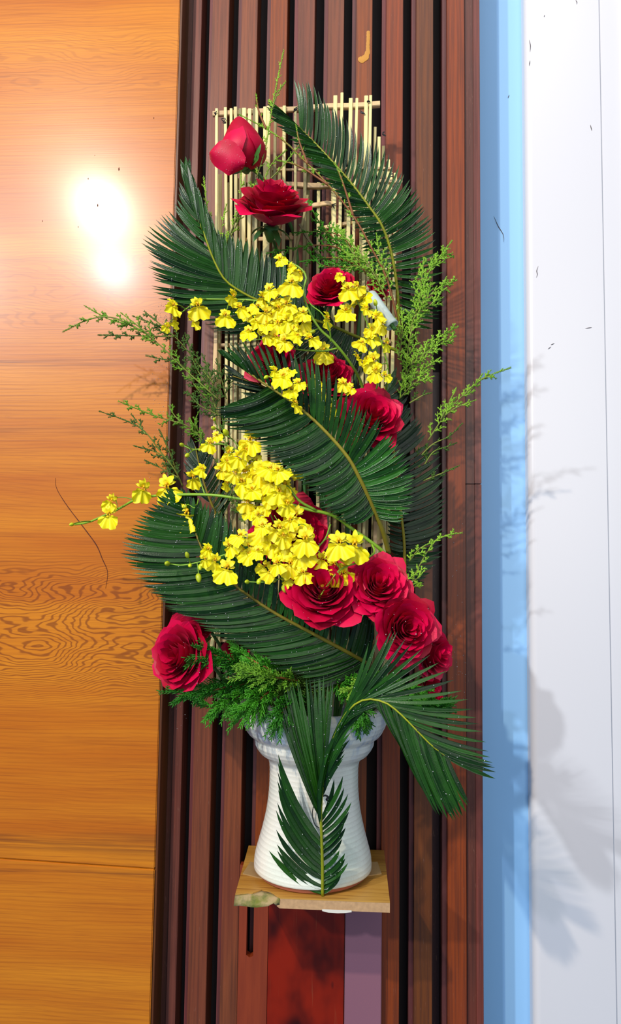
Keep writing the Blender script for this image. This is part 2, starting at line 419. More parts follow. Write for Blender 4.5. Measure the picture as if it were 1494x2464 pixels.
for pts in (((1385, 0), (1388, 6), (1387, 10)), ((1273, 95), (1276, 110), (1275, 125)), ((1275, 145), (1273, 158)), ((1310, 36), (1309, 41)), ((1188, 520), (1199, 545), (1211, 565), (1212, 583)),
            ((1295, 640), (1291, 652), (1293, 660), (1290, 668)), ((1420, 300), (1424, 315)), ((1325, 830), (1334, 826)), ((1318, 840), (1326, 834)), ((1408, 790), (1424, 788)), ((1225, 228), (1222, 236))):
    yy = .0715 if pts[0][0] < 1255 else .0497
    mb = MB(); q = spline([U(a, b, yy) for a, b in pts], 8); mb.tube(q, [.0001 + .0005 * math.sin(math.pi * i / 7) for i in range(8)], 4)
    mb.build('scuff_mark', M['scuff'], wr if yy > .06 else pil)
# ================================================================== SHELF + SUPPORT
zs = U(745, 2160, -.152).z     # top of the shelf
sup = empty('shelf_support', (U(745, 2464, 0).x, 0, ZB), 'upright made of three wide boards, orange brown, dark red and mauve, under the shelf', 'post')
so = sup.location
def sbox(name, a, b, y0, mat, z1, bev=.0008):
    return box(name, ux(a, 2464, y0), ux(b, 2464, y0), y0, -.0003, ZB, z1, mat, sup, bev, origin=so)
zt_ = zs - .0215
def slotboard():
    x0, x1 = ux(570, 2464, -.012), ux(640.5, 2464, -.012)
    a, b = ux(593, 2250, -.012), ux(610, 2250, -.012); zz = U(602, 2300, -.012).z
    bm = bmesh.new()
    prof = [(x0, ZB), (x1, ZB), (x1, zt_), (b, zt_), (b, zz), ((a + b) / 2, zz - .002), (a, zz + .001), (a, zt_), (x0, zt_)]
    f = [bm.verts.new((x - so.x, -.012, z - so.z)) for x, z in prof]; bk = [bm.verts.new((x - so.x, -.0003, z - so.z)) for x, z in prof]
    bm.faces.new(f); bm.faces.new(bk[::-1])
    for i in range(len(prof)):
        j = (i + 1) % len(prof); bm.faces.new((f[j], f[i], bk[i], bk[j]))
    bmesh.ops.recalc_face_normals(bm, faces=bm.faces)
    me = bpy.data.meshes.new('board'); bm.to_mesh(me); bm.free(); me.materials.append(M['orange'])
    o = bpy.data.objects.new('board', me); COL.objects.link(o); o.parent = sup; o['label'] = 'orange brown board with a slot cut from its top'
slotboard()
o = sbox('board', 641.5, 826.5, -.0135, M['red'], zt_); o['label'] = 'wide dark red board with knots'
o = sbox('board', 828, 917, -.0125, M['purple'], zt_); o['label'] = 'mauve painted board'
# shelf board: trapezoid-true rectangle with a chip broken off at the left front corner
sh = empty('wall_shelf', (U(750, 2100, -.08).x, -.08, zs - .011), 'small oak laminate shelf with a chipped greenish front corner holding the vase', 'shelf')
pbl, pbr = U(598, 2047, -.0008), U(924, 2056, -.0008)
yf = -.155
xl = ux(566, 2160, yf); xr = ux(938, 2168, yf)
xbl = pbl.x; xbr = pbr.x
def shelf_top_profile():
    n = [(xbl, -.0008), (xbr, -.0008), (xr, yf)]
    # wavy inner line of the chip
    cx = [(672, 2165), (664, 2154), (650, 2144), (630, 2141), (608, 2148), (585, 2149), (566, 2151)]
    out = []
    for (px, py) in cx:
        k = (zs - CAM.z); c = Vector(((px - 747) / F, -(py - 1232) / F, 1)); d = Vector((_X.dot(c), _Y.dot(c), _Z.dot(c)))
        t = k / d.z; q = CAM + d * t; out.append((q.x, max(q.y, yf + .0002)))
    return n, out
n3, chipl = shelf_top_profile()
def extr(prof, z0, z1, name, mat, parent, org, front_sag=None):
    bm = bmesh.new()
    a = [bm.verts.new(Vector((x, y, z1)) - org) for x, y in prof]; b = [bm.verts.new(Vector((x, y, z0)) - org) for x, y in prof]
    bm.faces.new(a); bm.faces.new(b[::-1])
    for i in range(len(prof)):
        j = (i + 1) % len(prof); bm.faces.new((a[j], a[i], b[i], b[j]))
    bmesh.ops.recalc_face_normals(bm, faces=bm.faces)
    me = bpy.data.meshes.new(name); bm.to_mesh(me); bm.free(); me.materials.append(mat)
    o = bpy.data.objects.new(name, me); COL.objects.link(o); o.parent = parent; return o
so2 = sh.location
extr(n3 + [(chipl[0][0], yf)] + chipl[1:], zs - .0012, zs, 'laminate_top', M['shelf'], sh, so2)
extr([(xbl, -.0008), (xbr, -.0008), (xr, yf + .0003), (chipl[0][0], yf + .0003)] + [(x, y + .001) for x, y in chipl[1:]], zs - .0118, zs - .0012, 'core_board', M['chip'], sh, so2)
# broken corner: sloping rough surface
mb = MB(so2); cols = 9; rows = 5; vs = []
for i in range(cols):
    u = i / (cols - 1); k = u * (len(chipl) - 1); a = int(min(k, len(chipl) - 2)); fr = k - a
    ix = chipl[a][0] + (chipl[a + 1][0] - chipl[a][0]) * fr; iy = chipl[a][1] + (chipl[a + 1][1] - chipl[a][1]) * fr
    ox = chipl[0][0] + (xl - .0015 - chipl[0][0]) * u; oy = yf - .001 + .001 * math.sin(u * 9)
    for j in range(rows):
        v = j / (rows - 1)
        drop = .001 + .0095 * v ** 1.6 * min(1, u * 3 + .15)
        p = Vector((ix + (ox - ix) * v, iy + (oy - iy) * v, zs - drop))
        p += Vector((0, 0, .0012 * (noise.noise(p * 140)))); vs.append(p)
    vs.append(Vector((ix, iy + .001, zs - .0119)))
n_ = rows + 1
mb.add(vs, [(i * n_ + j, i * n_ + (j + 1) % n_, (i + 1) * n_ + (j + 1) % n_, (i + 1) * n_ + j) for i in range(cols - 1) for j in range(n_)] + [tuple(range(n_)), tuple(range((cols - 1) * n_, cols * n_))[::-1]])
o = mb.build('chipped_corner', M['moss'], sh); o['label'] = 'greenish worn chipped corner of the shelf'
mb = MB(so2); vs = []
pr_ = [(775, 0), (790, 6), (812, 7), (830, 5), (846, 0)]
for k, (px, dd) in enumerate(pr_):
    q = U(px, 2188, yf - .0003); vs += [Vector((q.x, yf - .0004, zs - .0105)), Vector((q.x, yf - .0005, zs - .0125 - S(dd * .5, yf))), Vector((q.x, yf + .0012, zs - .0125 - S(dd * .5, yf)))]
mb.add(vs, [(i * 3 + a, i * 3 + (a + 1) % 3, i * 3 + 3 + (a + 1) % 3, i * 3 + 3 + a) for i in range(4) for a in range(3)])
mb.build('torn_tape', M['paper'], sh, False)
# cleat under the shelf so that it bears on the upright
box('cleat', ux(645, 2200, -.05), ux(905, 2200, -.05), -.045, -.0008, zs - .0210, zs - .0120, M['orange'], sh, .0005, origin=so2)
# ================================================================== VASE
YV = -.079
vb = U(752, 2102, YV); vc = Vector((vb.x, YV, zs + .0016))
vase = empty('vase', vc, 'white ribbed stoneware vase with a flared collar and bare terracotta foot', 'vase')
prof_px = [(2083, 136), (2070, 136.5), (2048, 134), (2020, 127), (1989, 119), (1945, 110), (1900, 105), (1860, 104), (1840, 104.5), (1826, 107), (1820, 110),
           (1812, 122), (1804, 130), (1789, 139), (1778, 141), (1772, 143), (1762, 155), (1751, 162), (1735, 169), (1716, 172), (1702, 170), (1694, 166)]
prof = []
for py, hw in prof_px:
    z = U(756, py, YV).z - vc.z; prof.append((S(hw, YV), max(.004, z)))
rb = S(127, YV)
def lathe(name, prof, mat, parent, n=96):
    vs = []; fs = []
    for i, (r, z) in enumerate(prof):
        for k in range(n):
            a = 2 * math.pi * k / n; vs.append((r * math.cos(a), r * math.sin(a), z))
    for i in range(len(prof) - 1):
        for k in range(n): fs.append((i * n + k, i * n + (k + 1) % n, (i + 1) * n + (k + 1) % n, (i + 1) * n + k))
    return mobj(name, vs, fs, mat, parent)
zlow = prof[0][1]
zf_ = min(.014, zlow)
body = [(S(131, YV), .0095), (S(134, YV), zlow * .6 + .004)] + prof
P3 = spline([Vector((r, 0, z)) for r, z in body], 110)
body = [(p.x + .00014 * math.sin(p.z * 1150), p.z) for p in P3]
rt, ztop = body[-1]
inner = [(rt - .003, ztop + .001), (rt - .007, ztop - .001), (rt - .010, ztop - .015), (rt - .03, ztop - .05), (S(95, YV), ztop - .085), (S(92, YV), .05), (.001, .045)]
lathe('glazed_body', body + inner, M['glaze'], vase)
o = lathe('foot', [(.001, 0.0), (rb - .001, 0), (rb, .0008), (S(130, YV), .0060), (S(131.3, YV), .0093), (S(128, YV), .0102)], M['terra'], vase)
o['label'] = 'bare terracotta foot ring'
mb = MB(vc); p = vc + Vector((.0, 0, .015)); 
vs_ = lambda px, py, y: U(px, py, y)
# black wires hanging around the vase
wr_ = empty('black_wire', U(790, 1915, YV - .062), 'thin black wire loop with a curled end on the front of the vase', 'wire')
mb = MB(wr_.location)
fy = YV - .0615
mb.tube(spline([U(x, y, fy - .002) for x, y in ((762, 1925), (753, 1945), (752, 1965), (758, 1985), (768, 1992))], 16), .0005, 5)
mb.tube(spline([U(x, y, fy - .002) for x, y in ((770, 1918), (782, 1914), (790, 1918), (793, 1924), (789, 1927), (785, 1923), (790, 1919))], 20), .0012, 6)
mb.tube(spline([U(x, y, fy - .002) for x, y in ((785, 1868), (792, 1864), (798, 1862), (794, 1858))], 10), .0010, 6)
mb.build('wire_loop', M['wire'], wr_)
# cardboard packing pieces under the vase
def card(label, pts):
    mb = MB(); vs = []
    for (px, py) in pts:
        c = Vector(((px - 747) / F, -(py - 1232) / F, 1)); d = Vector((_X.dot(c), _Y.dot(c), _Z.dot(c)))
        q = CAM + d * ((zs - CAM.z) / d.z); vs.append(q)
    n = len(vs); top = [v + Vector((0, 0, .0013)) for v in vs]; low = [v + Vector((0, 0, .0001)) for v in vs]
    ctr = sum(vs, Vector()) / n; mb.o = ctr
    mb.add(top + low, [tuple(range(n)), tuple(range(n, 2 * n))[::-1]] + [(i, (i + 1) % n, n + (i + 1) % n, n + i) for i in range(n)])
    o = mb.build('cardboard_piece', M['card'], None, False); o.location = ctr
    tag(o, label, 'cardboard', None)
card('flattened cardboard piece poking out left of the vase foot', [(584, 2104), (602, 2076), (640, 2080), (690, 2110), (640, 2118)])
card('flattened cardboard piece poking out right of the vase foot', [(830, 2112), (860, 2078), (908, 2076), (918, 2104), (880, 2110)])
# ================================================================== BAMBOO SCREEN
YS = -.062
scr = empty('bamboo_screen', Vector((vc.x, YS, vc.z + .12)), 'tall screen of thin split bamboo sticks tied to cross bars behind the flowers', 'screen')
def stick(x0, y0, x1, y1, wpx, yy, mat, name='stick', yd=0.0, parent=scr):
    a, b = U(x0, y0, yy), U(x1, y1, yy + yd); w_ = S(wpx, yy) / 2; d_ = w_ * random.uniform(.5, .8)
    n = 6; mb = MB(parent.location); vs = []
    off = random.uniform(-.001, .001)
    t = (b - a).normalized(); sx = Vector((0, 1, 0)).cross(t).normalized(); sy = Vector((0, 1, 0))
    for i in range(n):
        k = i / (n - 1); c = a.lerp(b, k) + sx * off * math.sin(k * math.pi * 2) + sx * noise.noise(a * 50 + Vector((k * 3, 0, 0))) * .0008
        ww = w_ * (1 + .12 * noise.noise(a * 90 + Vector((k * 7, 1, 0))))
        for (u, v) in ((-1, -.6), (-.75, -1), (.75, -1), (1, -.6), (1, 1), (-1, 1)): vs.append(c + sx * u * ww + sy * v * d_)
    fs = [(i * 6 + k, i * 6 + (k + 1) % 6, (i + 1) * 6 + (k + 1) % 6, (i + 1) * 6 + k) for i in range(n - 1) for k in range(6)] + [tuple(range(6))[::-1], tuple(range((n - 1) * 6, n * 6))]
    mb.add(vs, fs); return mb.build(name, mat, parent, False)
YB = 1700
tops = [(522, 262), (543, 259), (557, 262), (567, 258), (578, 262), (587, 261), (600, 262), (611, 262), (617, 258), (637, 258), (646, 256), (663, 257), (685, 256),
        (711, 258), (735, 250), (807, 231), (823, 224), (844, 238), (859, 237), (882, 232), (892, 230)]
for i, (x, y) in enumerate(tops):
    dk = i in (4, 7, 11, 14)
    xb = 515 + (x - 515) * .93 + random.uniform(-4, 4)
    stick(x, y, xb, YB, random.uniform(7, 10.5), YS - .0030 - random.uniform(0, .0012), M['bambood'] if dk else M['bamboo'])
for x, y in ((530, 420), (549, 440), (572, 430), (593, 440), (607, 420), (625, 415), (655, 400), (672, 405), (700, 560), (742, 398), (766, 440), (782, 560), (800, 440), (815, 560),
             (833, 410), (870, 380), (903, 306), (912, 330), (923, 352), (934, 385), (941, 415), (951, 417)):
    xb = x + random.uniform(-14, 4) - (22 if x > 900 else 0)
    stick(x, y, xb, YB - random.uniform(0, 60), random.uniform(6, 9), YS + .0035 + random.uniform(0, .0012), random.choice((M['bambood'], M['bamboo'])))
stick(522, 700, 510, 1010, 6, YS - .008, M['bamboo']); stick(519, 780, 512, 1560, 9, YS - .008, M['bar']); stick(720, 540, 770, 620, 6, YS - .006, M['bambood'])
stick(500, 1620, 520, 1480, 9, YS - .009, M['bamboo']); stick(905, 1660, 903, 1255, 10, YS - .008, M['bar']); stick(922, 1640, 925, 1240, 9, YS - .007, M['bamboo'])
stick(882, 1600, 893, 1450, 8, YS - .006, M['bambood']); stick(740, 470, 705, 640, 6, YS - .0055, M['bambood'])
for (x0, y0, x1, y1, w_, yy) in ((512, 274, 716, 263, 13, 0), (714, 263, 914, 250, 14, -.001), (655, 408, 944, 405, 6, 0), (660, 445, 794, 447, 13, 0), (735, 494, 800, 490, 11, 0),
                                 (780, 548, 878, 530, 9, 0), (560, 576, 720, 573, 10, 0), (840, 620, 940, 622, 8, 0), (515, 830, 940, 822, 9, 0), (515, 1060, 945, 1060, 9, 0), (860, 1320, 925, 1300, 10, 0), (500, 1450, 940, 1446, 9, 0), (905, 436, 968, 436, 8, 0), (514, 1540, 930, 1545, 9, 0)):
    stick(x0, y0, x1, y1, w_, YS + yy, M['bar'], 'cross_bar')
for (x, y) in ((517, 270), (889, 244), (712, 262), (538, 290), (803, 494), (940, 424), (926, 322), (872, 270), (916, 1308), (905, 1335), (930, 1318), (514, 1100), (512, 930), (880, 735)):
    c = U(x, y, YS - .0065); mb = MB(scr.location)
    pts = [c + Vector((random.uniform(-1, 1), random.uniform(-.5, .5), random.uniform(-1, 1))) * .0034 for _ in range(6)]
    mb.tube(spline(pts + [pts[0]], 26), .0006, 5); mb.build('wire_tie', M['wire'], scr)
# ================================================================== WATER DROPS
ICO = None
def drops(parent, pts, rmin=.0004, rmax=.001):
    if not pts: return
    bm = bmesh.new(); bmesh.ops.create_icosphere(bm, subdivisions=1, radius=1)
    V = [v.co.copy() for v in bm.verts]; Fc = [tuple(v.index for v in f.verts) for f in bm.faces]; bm.free()
    mb = MB(parent.location if parent.type == 'EMPTY' else (0, 0, 0))
    for p in pts:
        r = random.uniform(rmin, rmax) * random.uniform(.6, 1); mb.add([p + v * r for v in V], Fc)
    o = mb.build('dewdrops', M['dew'], parent); o['kind'] = 'stuff'
for pts_, par_ in SPLASH: drops(par_, pts_, .0003, .0008)
# ================================================================== CYCAD FRONDS
def leaflet(mb, B, C, T, w_, nrm, seg=8, twist=0.0):
    P = bez(B, C, T, seg + 1); vs = []; L = (T - B).length
    for i, p in enumerate(P):
        k = i / seg; t = (P[min(i + 1, seg)] - P[max(i - 1, 0)]).normalized()
        s = t.cross(nrm).normalized()
        if twist: s = Matrix.Rotation(twist * k, 3, t) @ s
        n = s.cross(t)
        ww = w_ * min(1, .45 + k * 4) * (1 - max(0, (k - .62) / .38) ** 1.7) + .00005
        vs += [p - s * ww, p - s * ww * .5 - n * ww * .28, p - n * ww * .42 * 0 + n * ww * .12, p + s * ww * .5 - n * ww * .28, p + s * ww]
    fs = [(i * 5 + k, i * 5 + k + 1, (i + 1) * 5 + k + 1, (i + 1) * 5 + k) for i in range(seg) for k in range(4)]
    mb.add(vs, fs)
def nearest_t(P, q):
    b, bt = 1e9, 0
    for i, p in enumerate(P):
        d = (p[0] - q[0]) ** 2 + (p[1] - q[1]) ** 2
        if d < b: b, bt = d, i
    return bt / (len(P) - 1)
def frond(label, rach, sides, rw=(.0008, .0022), mat='leaf', rmat='rachis', wet=60, spines=True):
    """rach: (px,py,y) from tip to base; sides: list of dict(tips=[(tx,ty,bx,by)], n, dy, bow, w)"""
    px = spline([Vector((a, b, 0)) for a, b, c in rach], 120)
    P = spline([U(*r) for r in rach], 120)
    at = lambda t: P[min(119, max(0, int(round(t * 119))))]
    base = P[-1]; o = empty('cycad_frond', base, label, 'palm frond', 'cycad fronds of the arrangement')
    mb = MB(base); Q = P[::3] + [P[-1]]
    mb.tube(Q, [rw[0] + (rw[1] - rw[0]) * i / (len(Q) - 1) for i in range(len(Q))], 8)
    mb.build('rachis', M[rmat], o)
    dp = []
    for sd in sides:
        K = []
        for (tx, ty, bx, by) in sd['tips']:
            K.append((nearest_t(px, (bx, by)), tx, ty))
        n = sd['n']; N = len(K)
        for i in range(n):
            k = i / (n - 1) * (N - 1); a = min(int(k), N - 2); f = k - a
            t = K[a][0] + (K[a + 1][0] - K[a][0]) * f
            tx = K[a][1] + (K[a + 1][1] - K[a][1]) * f + random.uniform(-1, 1) * sd.get('jit', 4)
            ty = K[a][2] + (K[a + 1][2] - K[a][2]) * f + random.uniform(-1, 1) * sd.get('jit', 4)
            B = at(t); dy = sd.get('dy', 0); dy = dy[0] + (dy[1] - dy[0]) * i / (n - 1) if hasattr(dy, '__len__') else dy
            T = U(tx, ty, B.y + dy + random.uniform(-.003, .003))
            L = (T - B).length
            tg = (at(t - .03) - at(t + .03)).normalized()
            bow = sd.get('bow', -.12) + random.uniform(-.02, .02)
            ax = (T - B).normalized(); pt = tg - ax * tg.dot(ax); pt = pt.normalized() if pt.length > 1e-4 else Vector((0, 0, 1))
            C = B.lerp(T, .5) + pt * L * bow + Vector((0, sd.get('lift', -.06) * L, 0))
            m2 = MB(base)
            nr = (CAM - B).normalized() + Vector((random.uniform(-1, 1), 0, random.uniform(-1, 1))) * sd.get('rnd', .25) + Vector(sd.get('tilt', (0, 0, 0)))
            leaflet(m2, B, C, T, S(sd.get('w', 8), B.y) / 2 * random.uniform(.88, 1.1), nr.normalized(), twist=sd.get('tw', 0))
            l = m2.build('leaflet', M[sd.get('mat', mat)], o)
            for _ in range(int(wet / 60 + random.random())):
                kk = random.uniform(.2, .95); q = bez(B, C, T, 21)[int(kk * 20)]; dp.append(q + (CAM - q).normalized() * .0006 + Vector((random.uniform(-1, 1), 0, random.uniform(-1, 1))) * .0010)
        if sd.get('spines', False):
            pass
    drops(o, dp, .00035, .0008)
    return o
frond('dark green cycad frond arching over the top right of the bamboo screen',
      [(645, 248, -.085), (690, 280, -.092), (735, 322, -.1), (775, 362, -.105), (842, 437, -.11), (890, 500, -.11), (920, 545, -.108), (942, 610, -.1), (955, 690, -.092), (960, 770, -.08), (962, 820, -.06)],
      [dict(tips=[(712, 195, 735, 320), (728, 192, 748, 335), (757, 207, 775, 362), (781, 238, 795, 382), (805, 262, 815, 405), (832, 285, 835, 430), (858, 312, 855, 455), (884, 335, 875, 480), (908, 345, 890, 500), (934, 372, 903, 518), (966, 410, 912, 533),
                  (985, 438, 918, 543), (1000, 455, 924, 556), (1010, 482, 929, 570), (1026, 500, 934, 584), (1038, 530, 939, 600), (1043, 562, 943, 618), (1052, 600, 948, 640), (1062, 640, 951, 665), (1069, 690, 954, 690), (1066, 735, 957, 715), (1058, 762, 959, 740), (1040, 790, 960, 765)], n=60, bow=-.12, dy=-.012, w=8, jit=5),
       dict(tips=[(645, 243, 690, 280), (641, 262, 720, 308), (652, 285, 748, 335), (690, 325, 775, 362), (720, 362, 805, 395), (748, 392, 835, 430), (775, 428, 865, 465), (800, 462, 890, 500), (828, 505, 908, 525), (850, 540, 922, 550), (866, 575, 932, 580), (872, 612, 941, 610), (885, 650, 949, 650), (900, 690, 955, 700)], n=50, bow=0.0, dy=-.004, w=8.5, jit=3)], mat='leaf', wet=70, rmat='rachis')
frond('dark green cycad frond fanning out left below the tall rose bud',
      [(442, 400, -.13), (460, 480, -.13), (490, 560, -.13), (512, 620, -.125), (540, 672, -.12), (580, 702, -.115), (620, 722, -.11), (700, 752, -.1), (799, 784, -.09), (858, 810, -.085), (972, 849, -.075)],
      [dict(tips=[(452, 380, 455, 450), (438, 388, 462, 490), (447, 400, 475, 530), (468, 440, 490, 560), (492, 500, 512, 620), (515, 552, 530, 655), (550, 566, 552, 682), (586, 580, 580, 702), (625, 603, 610, 718), (655, 606, 645, 732), (690, 628, 690, 748), (735, 680, 740, 765), (760, 735, 799, 784)], n=76, bow=-.03, dy=-.004, w=13, jit=8, rnd=.25),
       dict(tips=[(433, 440, 463, 500), (428, 470, 480, 540), (417, 497, 500, 590), (398, 519, 512, 615), (378, 523, 516, 628), (360, 545, 522, 640), (343, 567, 528, 652), (341, 586, 534, 664), (350, 602, 542, 675), (365, 630, 550, 683), (357, 642, 558, 689), (370, 662, 566, 695), (367, 682, 576, 700), (370, 700, 588, 706), (386, 718, 602, 714), (425, 738, 622, 722), (470, 760, 660, 738), (500, 784, 700, 752), (525, 805, 740, 765)], n=44, bow=-.10, dy=(.0, -.01), w=9.5, jit=4),
       dict(tips=[(620, 850, 760, 772), (700, 880, 800, 784), (770, 900, 830, 798), (830, 905, 858, 810), (880, 900, 900, 825)], n=22, bow=-.05, dy=.004, w=9, mat='leafd')], wet=90)
frond('broad glossy cycad frond sweeping down across the middle of the arrangement',
      [(528, 848, -.16), (575, 880, -.165), (633, 921, -.17), (712, 975, -.175), (770, 1025, -.178), (833, 1095, -.178), (866, 1153, -.172), (891, 1207, -.16), (920, 1275, -.14), (935, 1330, -.12)],
      [dict(tips=[(521, 842, 560, 870), (532, 838, 590, 890), (550, 828, 615, 908), (580, 822, 640, 926), (613, 824, 665, 943), (646, 826, 688, 958), (690, 834, 712, 975), (716, 850, 735, 995), (745, 859, 752, 1010), (762, 868, 764, 1020), (783, 880, 775, 1030), (797, 888, 785, 1042), (828, 942, 800, 1058), (855, 952, 812, 1072), (868, 975, 822, 1083), (882, 988, 831, 1093), (911, 1000, 838, 1103), (922, 1022, 843, 1112)], n=34, bow=-.05, dy=-.014, w=9.5, jit=3),
       dict(tips=[(935, 1040, 847, 1118), (950, 1058, 851, 1125), (966, 1082, 856, 1134), (982, 1108, 862, 1146), (992, 1140, 870, 1160), (998, 1175, 877, 1175), (995, 1205, 885, 1192), (984, 1234, 892, 1210), (965, 1250, 900, 1230)], n=30, bow=-.10, dy=-.01, w=10, jit=5, mat='leafb'),
       dict(tips=[(565, 968, 650, 932), (515, 984, 662, 940), (520, 1000, 680, 952), (535, 1015, 700, 967), (545, 1030, 722, 983), (580, 1042, 740, 998), (618, 1066, 757, 1014), (625, 1080, 770, 1026), (645, 1103, 786, 1042), (668, 1120, 800, 1057), (692, 1137, 813, 1072), (710, 1152, 825, 1086), (728, 1168, 836, 1100), (745, 1184, 846, 1116), (762, 1204, 856, 1134), (775, 1222, 866, 1153), (798, 1238, 876, 1173), (825, 1256, 886, 1195), (850, 1262, 896, 1218)], n=80, bow=-.20, dy=-.012, w=9.5, jit=4, rnd=.4)],
      rw=(.0010, .0030), rmat='rachisb', mat='leaf', wet=110)
frond('wide cycad frond spreading to the lower left under the yellow orchids',
      [(432, 1195, -.15), (455, 1240, -.155), (473, 1288, -.16), (500, 1345, -.165), (563, 1407, -.168), (656, 1472, -.168), (755, 1526, -.162), (857, 1581, -.145), (905, 1612, -.12), (925, 1660, -.1)],
      [dict(tips=[(405, 1172, 440, 1212), (385, 1190, 448, 1228), (360, 1214, 456, 1245), (340, 1235, 464, 1264), (322, 1260, 471, 1284), (298, 1285, 478, 1303), (294, 1308, 486, 1320), (291, 1333, 496, 1338), (306, 1359, 507, 1353), (322, 1388, 520, 1368), (341, 1407, 534, 1382), (354, 1423, 550, 1396), (373, 1435, 566, 1410), (386, 1451, 584, 1423), (399, 1462, 602, 1436), (430, 1478, 622, 1450), (466, 1493, 644, 1464), (480, 1505, 668, 1479), (502, 1523, 692, 1492), (543, 1539, 716, 1505), (575, 1556, 736, 1516), (601, 1568, 755, 1526), (624, 1581, 775, 1537), (646, 1608, 795, 1548), (665, 1613, 812, 1557), (717, 1624, 832, 1568), (739, 1642, 848, 1577), (755, 1664, 865, 1586)], n=88, bow=-.09, dy=-.012, w=10.5, jit=4, rnd=.35),
       dict(tips=[(434, 1172, 440, 1212), (458, 1184, 455, 1240), (480, 1205, 470, 1280), (511, 1222, 486, 1320), (532, 1232, 506, 1352), (549, 1245, 530, 1378), (570, 1272, 558, 1403), (620, 1310, 600, 1435), (670, 1345, 645, 1465), (720, 1378, 690, 1491), (770, 1405, 735, 1515), (830, 1430, 785, 1543), (885, 1462, 830, 1567), (897, 1500, 858, 1582)], n=62, bow=-.06, dy=-.002, w=11, jit=5, rnd=.3)],
      rw=(.0009, .0028), rmat='rachisb', wet=130)
# long arched frond in front of the vase: foot on the shelf edge, rises, arches over to the lower right
EP = [(1085, 1828, -.245), (1040, 1795, -.245), (1000, 1755, -.243), (960, 1715, -.240), (925, 1690, -.235), (880, 1683, -.228), (842, 1705, -.222), (812, 1752, -.214), (792, 1810, -.206), (778, 1880, -.196), (772, 1950, -.186), (774, 2020, -.172), (776, 2090, -.158), (776, 2155, -.147)]
zft = U(776, 2155, -.147)
frond('cycad frond standing on the shelf before the vase and arching over to the lower right',
      EP,
      [dict(tips=[(1195, 1872, 1075, 1822), (1190, 1850, 1050, 1803), (1184, 1835, 1030, 1786), (1177, 1812, 1010, 1766), (1163, 1768, 985, 1740), (1152, 1731, 965, 1720), (1130, 1697, 945, 1702), (1106, 1647, 925, 1690), (1070, 1606, 905, 1684), (1030, 1572, 890, 1682), (987, 1546, 875, 1684), (956, 1518, 862, 1689), (940, 1516, 850, 1698), (885, 1548, 840, 1707)], n=26, bow=.07, dy=-.006, w=10, jit=3, lift=-.04),
       dict(tips=[(1124, 1930, 1075, 1822), (1117, 1964, 1055, 1808), (1101, 1966, 1035, 1790), (1088, 1974, 1015, 1770), (1072, 1966, 995, 1750), (1046, 1955, 975, 1730), (1043, 1930, 955, 1712), (1022, 1880, 940, 1700), (1010, 1810, 930, 1694)], n=24, bow=-.06, dy=-.004, w=10.5, jit=4, lift=-.05),
       dict(tips=[(960, 1688, 850, 1700), (945, 1676, 835, 1715), (925, 1664, 826, 1728), (902, 1662, 818, 1742), (880, 1664, 810, 1758), (862, 1682, 803, 1775), (850, 1715, 797, 1795), (842, 1772, 788, 1840), (831, 1800, 784, 1865), (818, 1832, 781, 1885)], n=30, bow=.10, dy=-.016, w=9, jit=4, mat='leaf'),
       dict(tips=[(930, 1668, 782, 1860), (905, 1672, 778, 1885), (880, 1676, 776, 1905), (860, 1690, 774, 1925), (845, 1710, 773, 1945), (832, 1735, 773, 1965)], n=20, bow=.26, dy=-.02, w=8, jit=4, lift=-.05),
       dict(tips=[(826, 1867, 778, 1940), (802, 1874, 776, 1950), (832, 1899, 774, 1962), (839, 1913, 773, 1978), (849, 1936, 773, 1996), (832, 1961, 773, 2012), (830, 1982, 774, 2030), (832, 2000, 774, 2048), (811, 2044, 775, 2080), (830, 2051, 775, 2100), (826, 2063, 776, 2112), (842, 2073, 776, 2124), (812, 2095, 776, 2136), (821, 2104, 776, 2146)], n=15, bow=-.16, dy=-.004, w=9.5, jit=1.5),
       dict(tips=[(800, 1640, 786, 1850), (775, 1630, 783, 1868), (750, 1632, 780, 1880), (725, 1640, 777, 1895), (702, 1640, 774, 1910), (690, 1650, 772, 1922), (680, 1670, 771, 1935), (672, 1715, 771, 1942)], n=26, bow=-.02, dy=.014, w=10, jit=6, mat='leaf', lift=-.10, rnd=.4),
       dict(tips=[(668, 1816, 772, 2010), (670, 1838, 773, 2025), (668, 1868, 774, 2050), (668, 1890, 774, 2068), (666, 1930, 775, 2085), (662, 1954, 775, 2098), (665, 2022, 776, 2122), (672, 2046, 776, 2134), (648, 2048, 776, 2148)], n=11, bow=-.17, dy=-.004, w=13, jit=1.5, lift=-.06)],
      rw=(.0007, .0019), wet=70)
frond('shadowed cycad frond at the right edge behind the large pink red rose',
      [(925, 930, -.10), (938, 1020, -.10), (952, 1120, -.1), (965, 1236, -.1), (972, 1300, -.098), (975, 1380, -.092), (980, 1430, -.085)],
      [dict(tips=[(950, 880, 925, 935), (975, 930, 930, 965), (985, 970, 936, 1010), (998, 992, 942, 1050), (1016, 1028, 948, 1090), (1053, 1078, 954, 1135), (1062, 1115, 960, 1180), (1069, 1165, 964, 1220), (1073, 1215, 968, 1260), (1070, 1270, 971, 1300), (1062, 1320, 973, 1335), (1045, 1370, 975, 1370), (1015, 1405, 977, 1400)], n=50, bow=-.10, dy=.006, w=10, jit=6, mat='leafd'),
       dict(tips=[(905, 940, 930, 975), (915, 1040, 942, 1060), (925, 1150, 957, 1170), (930, 1240, 966, 1255), (932, 1290, 971, 1305), (945, 1340, 974, 1350), (950, 1380, 976, 1395)], n=32, bow=-.1, dy=.004, w=8, jit=4, mat='leafd')], wet=30, mat='leafd', rmat='rachisb')
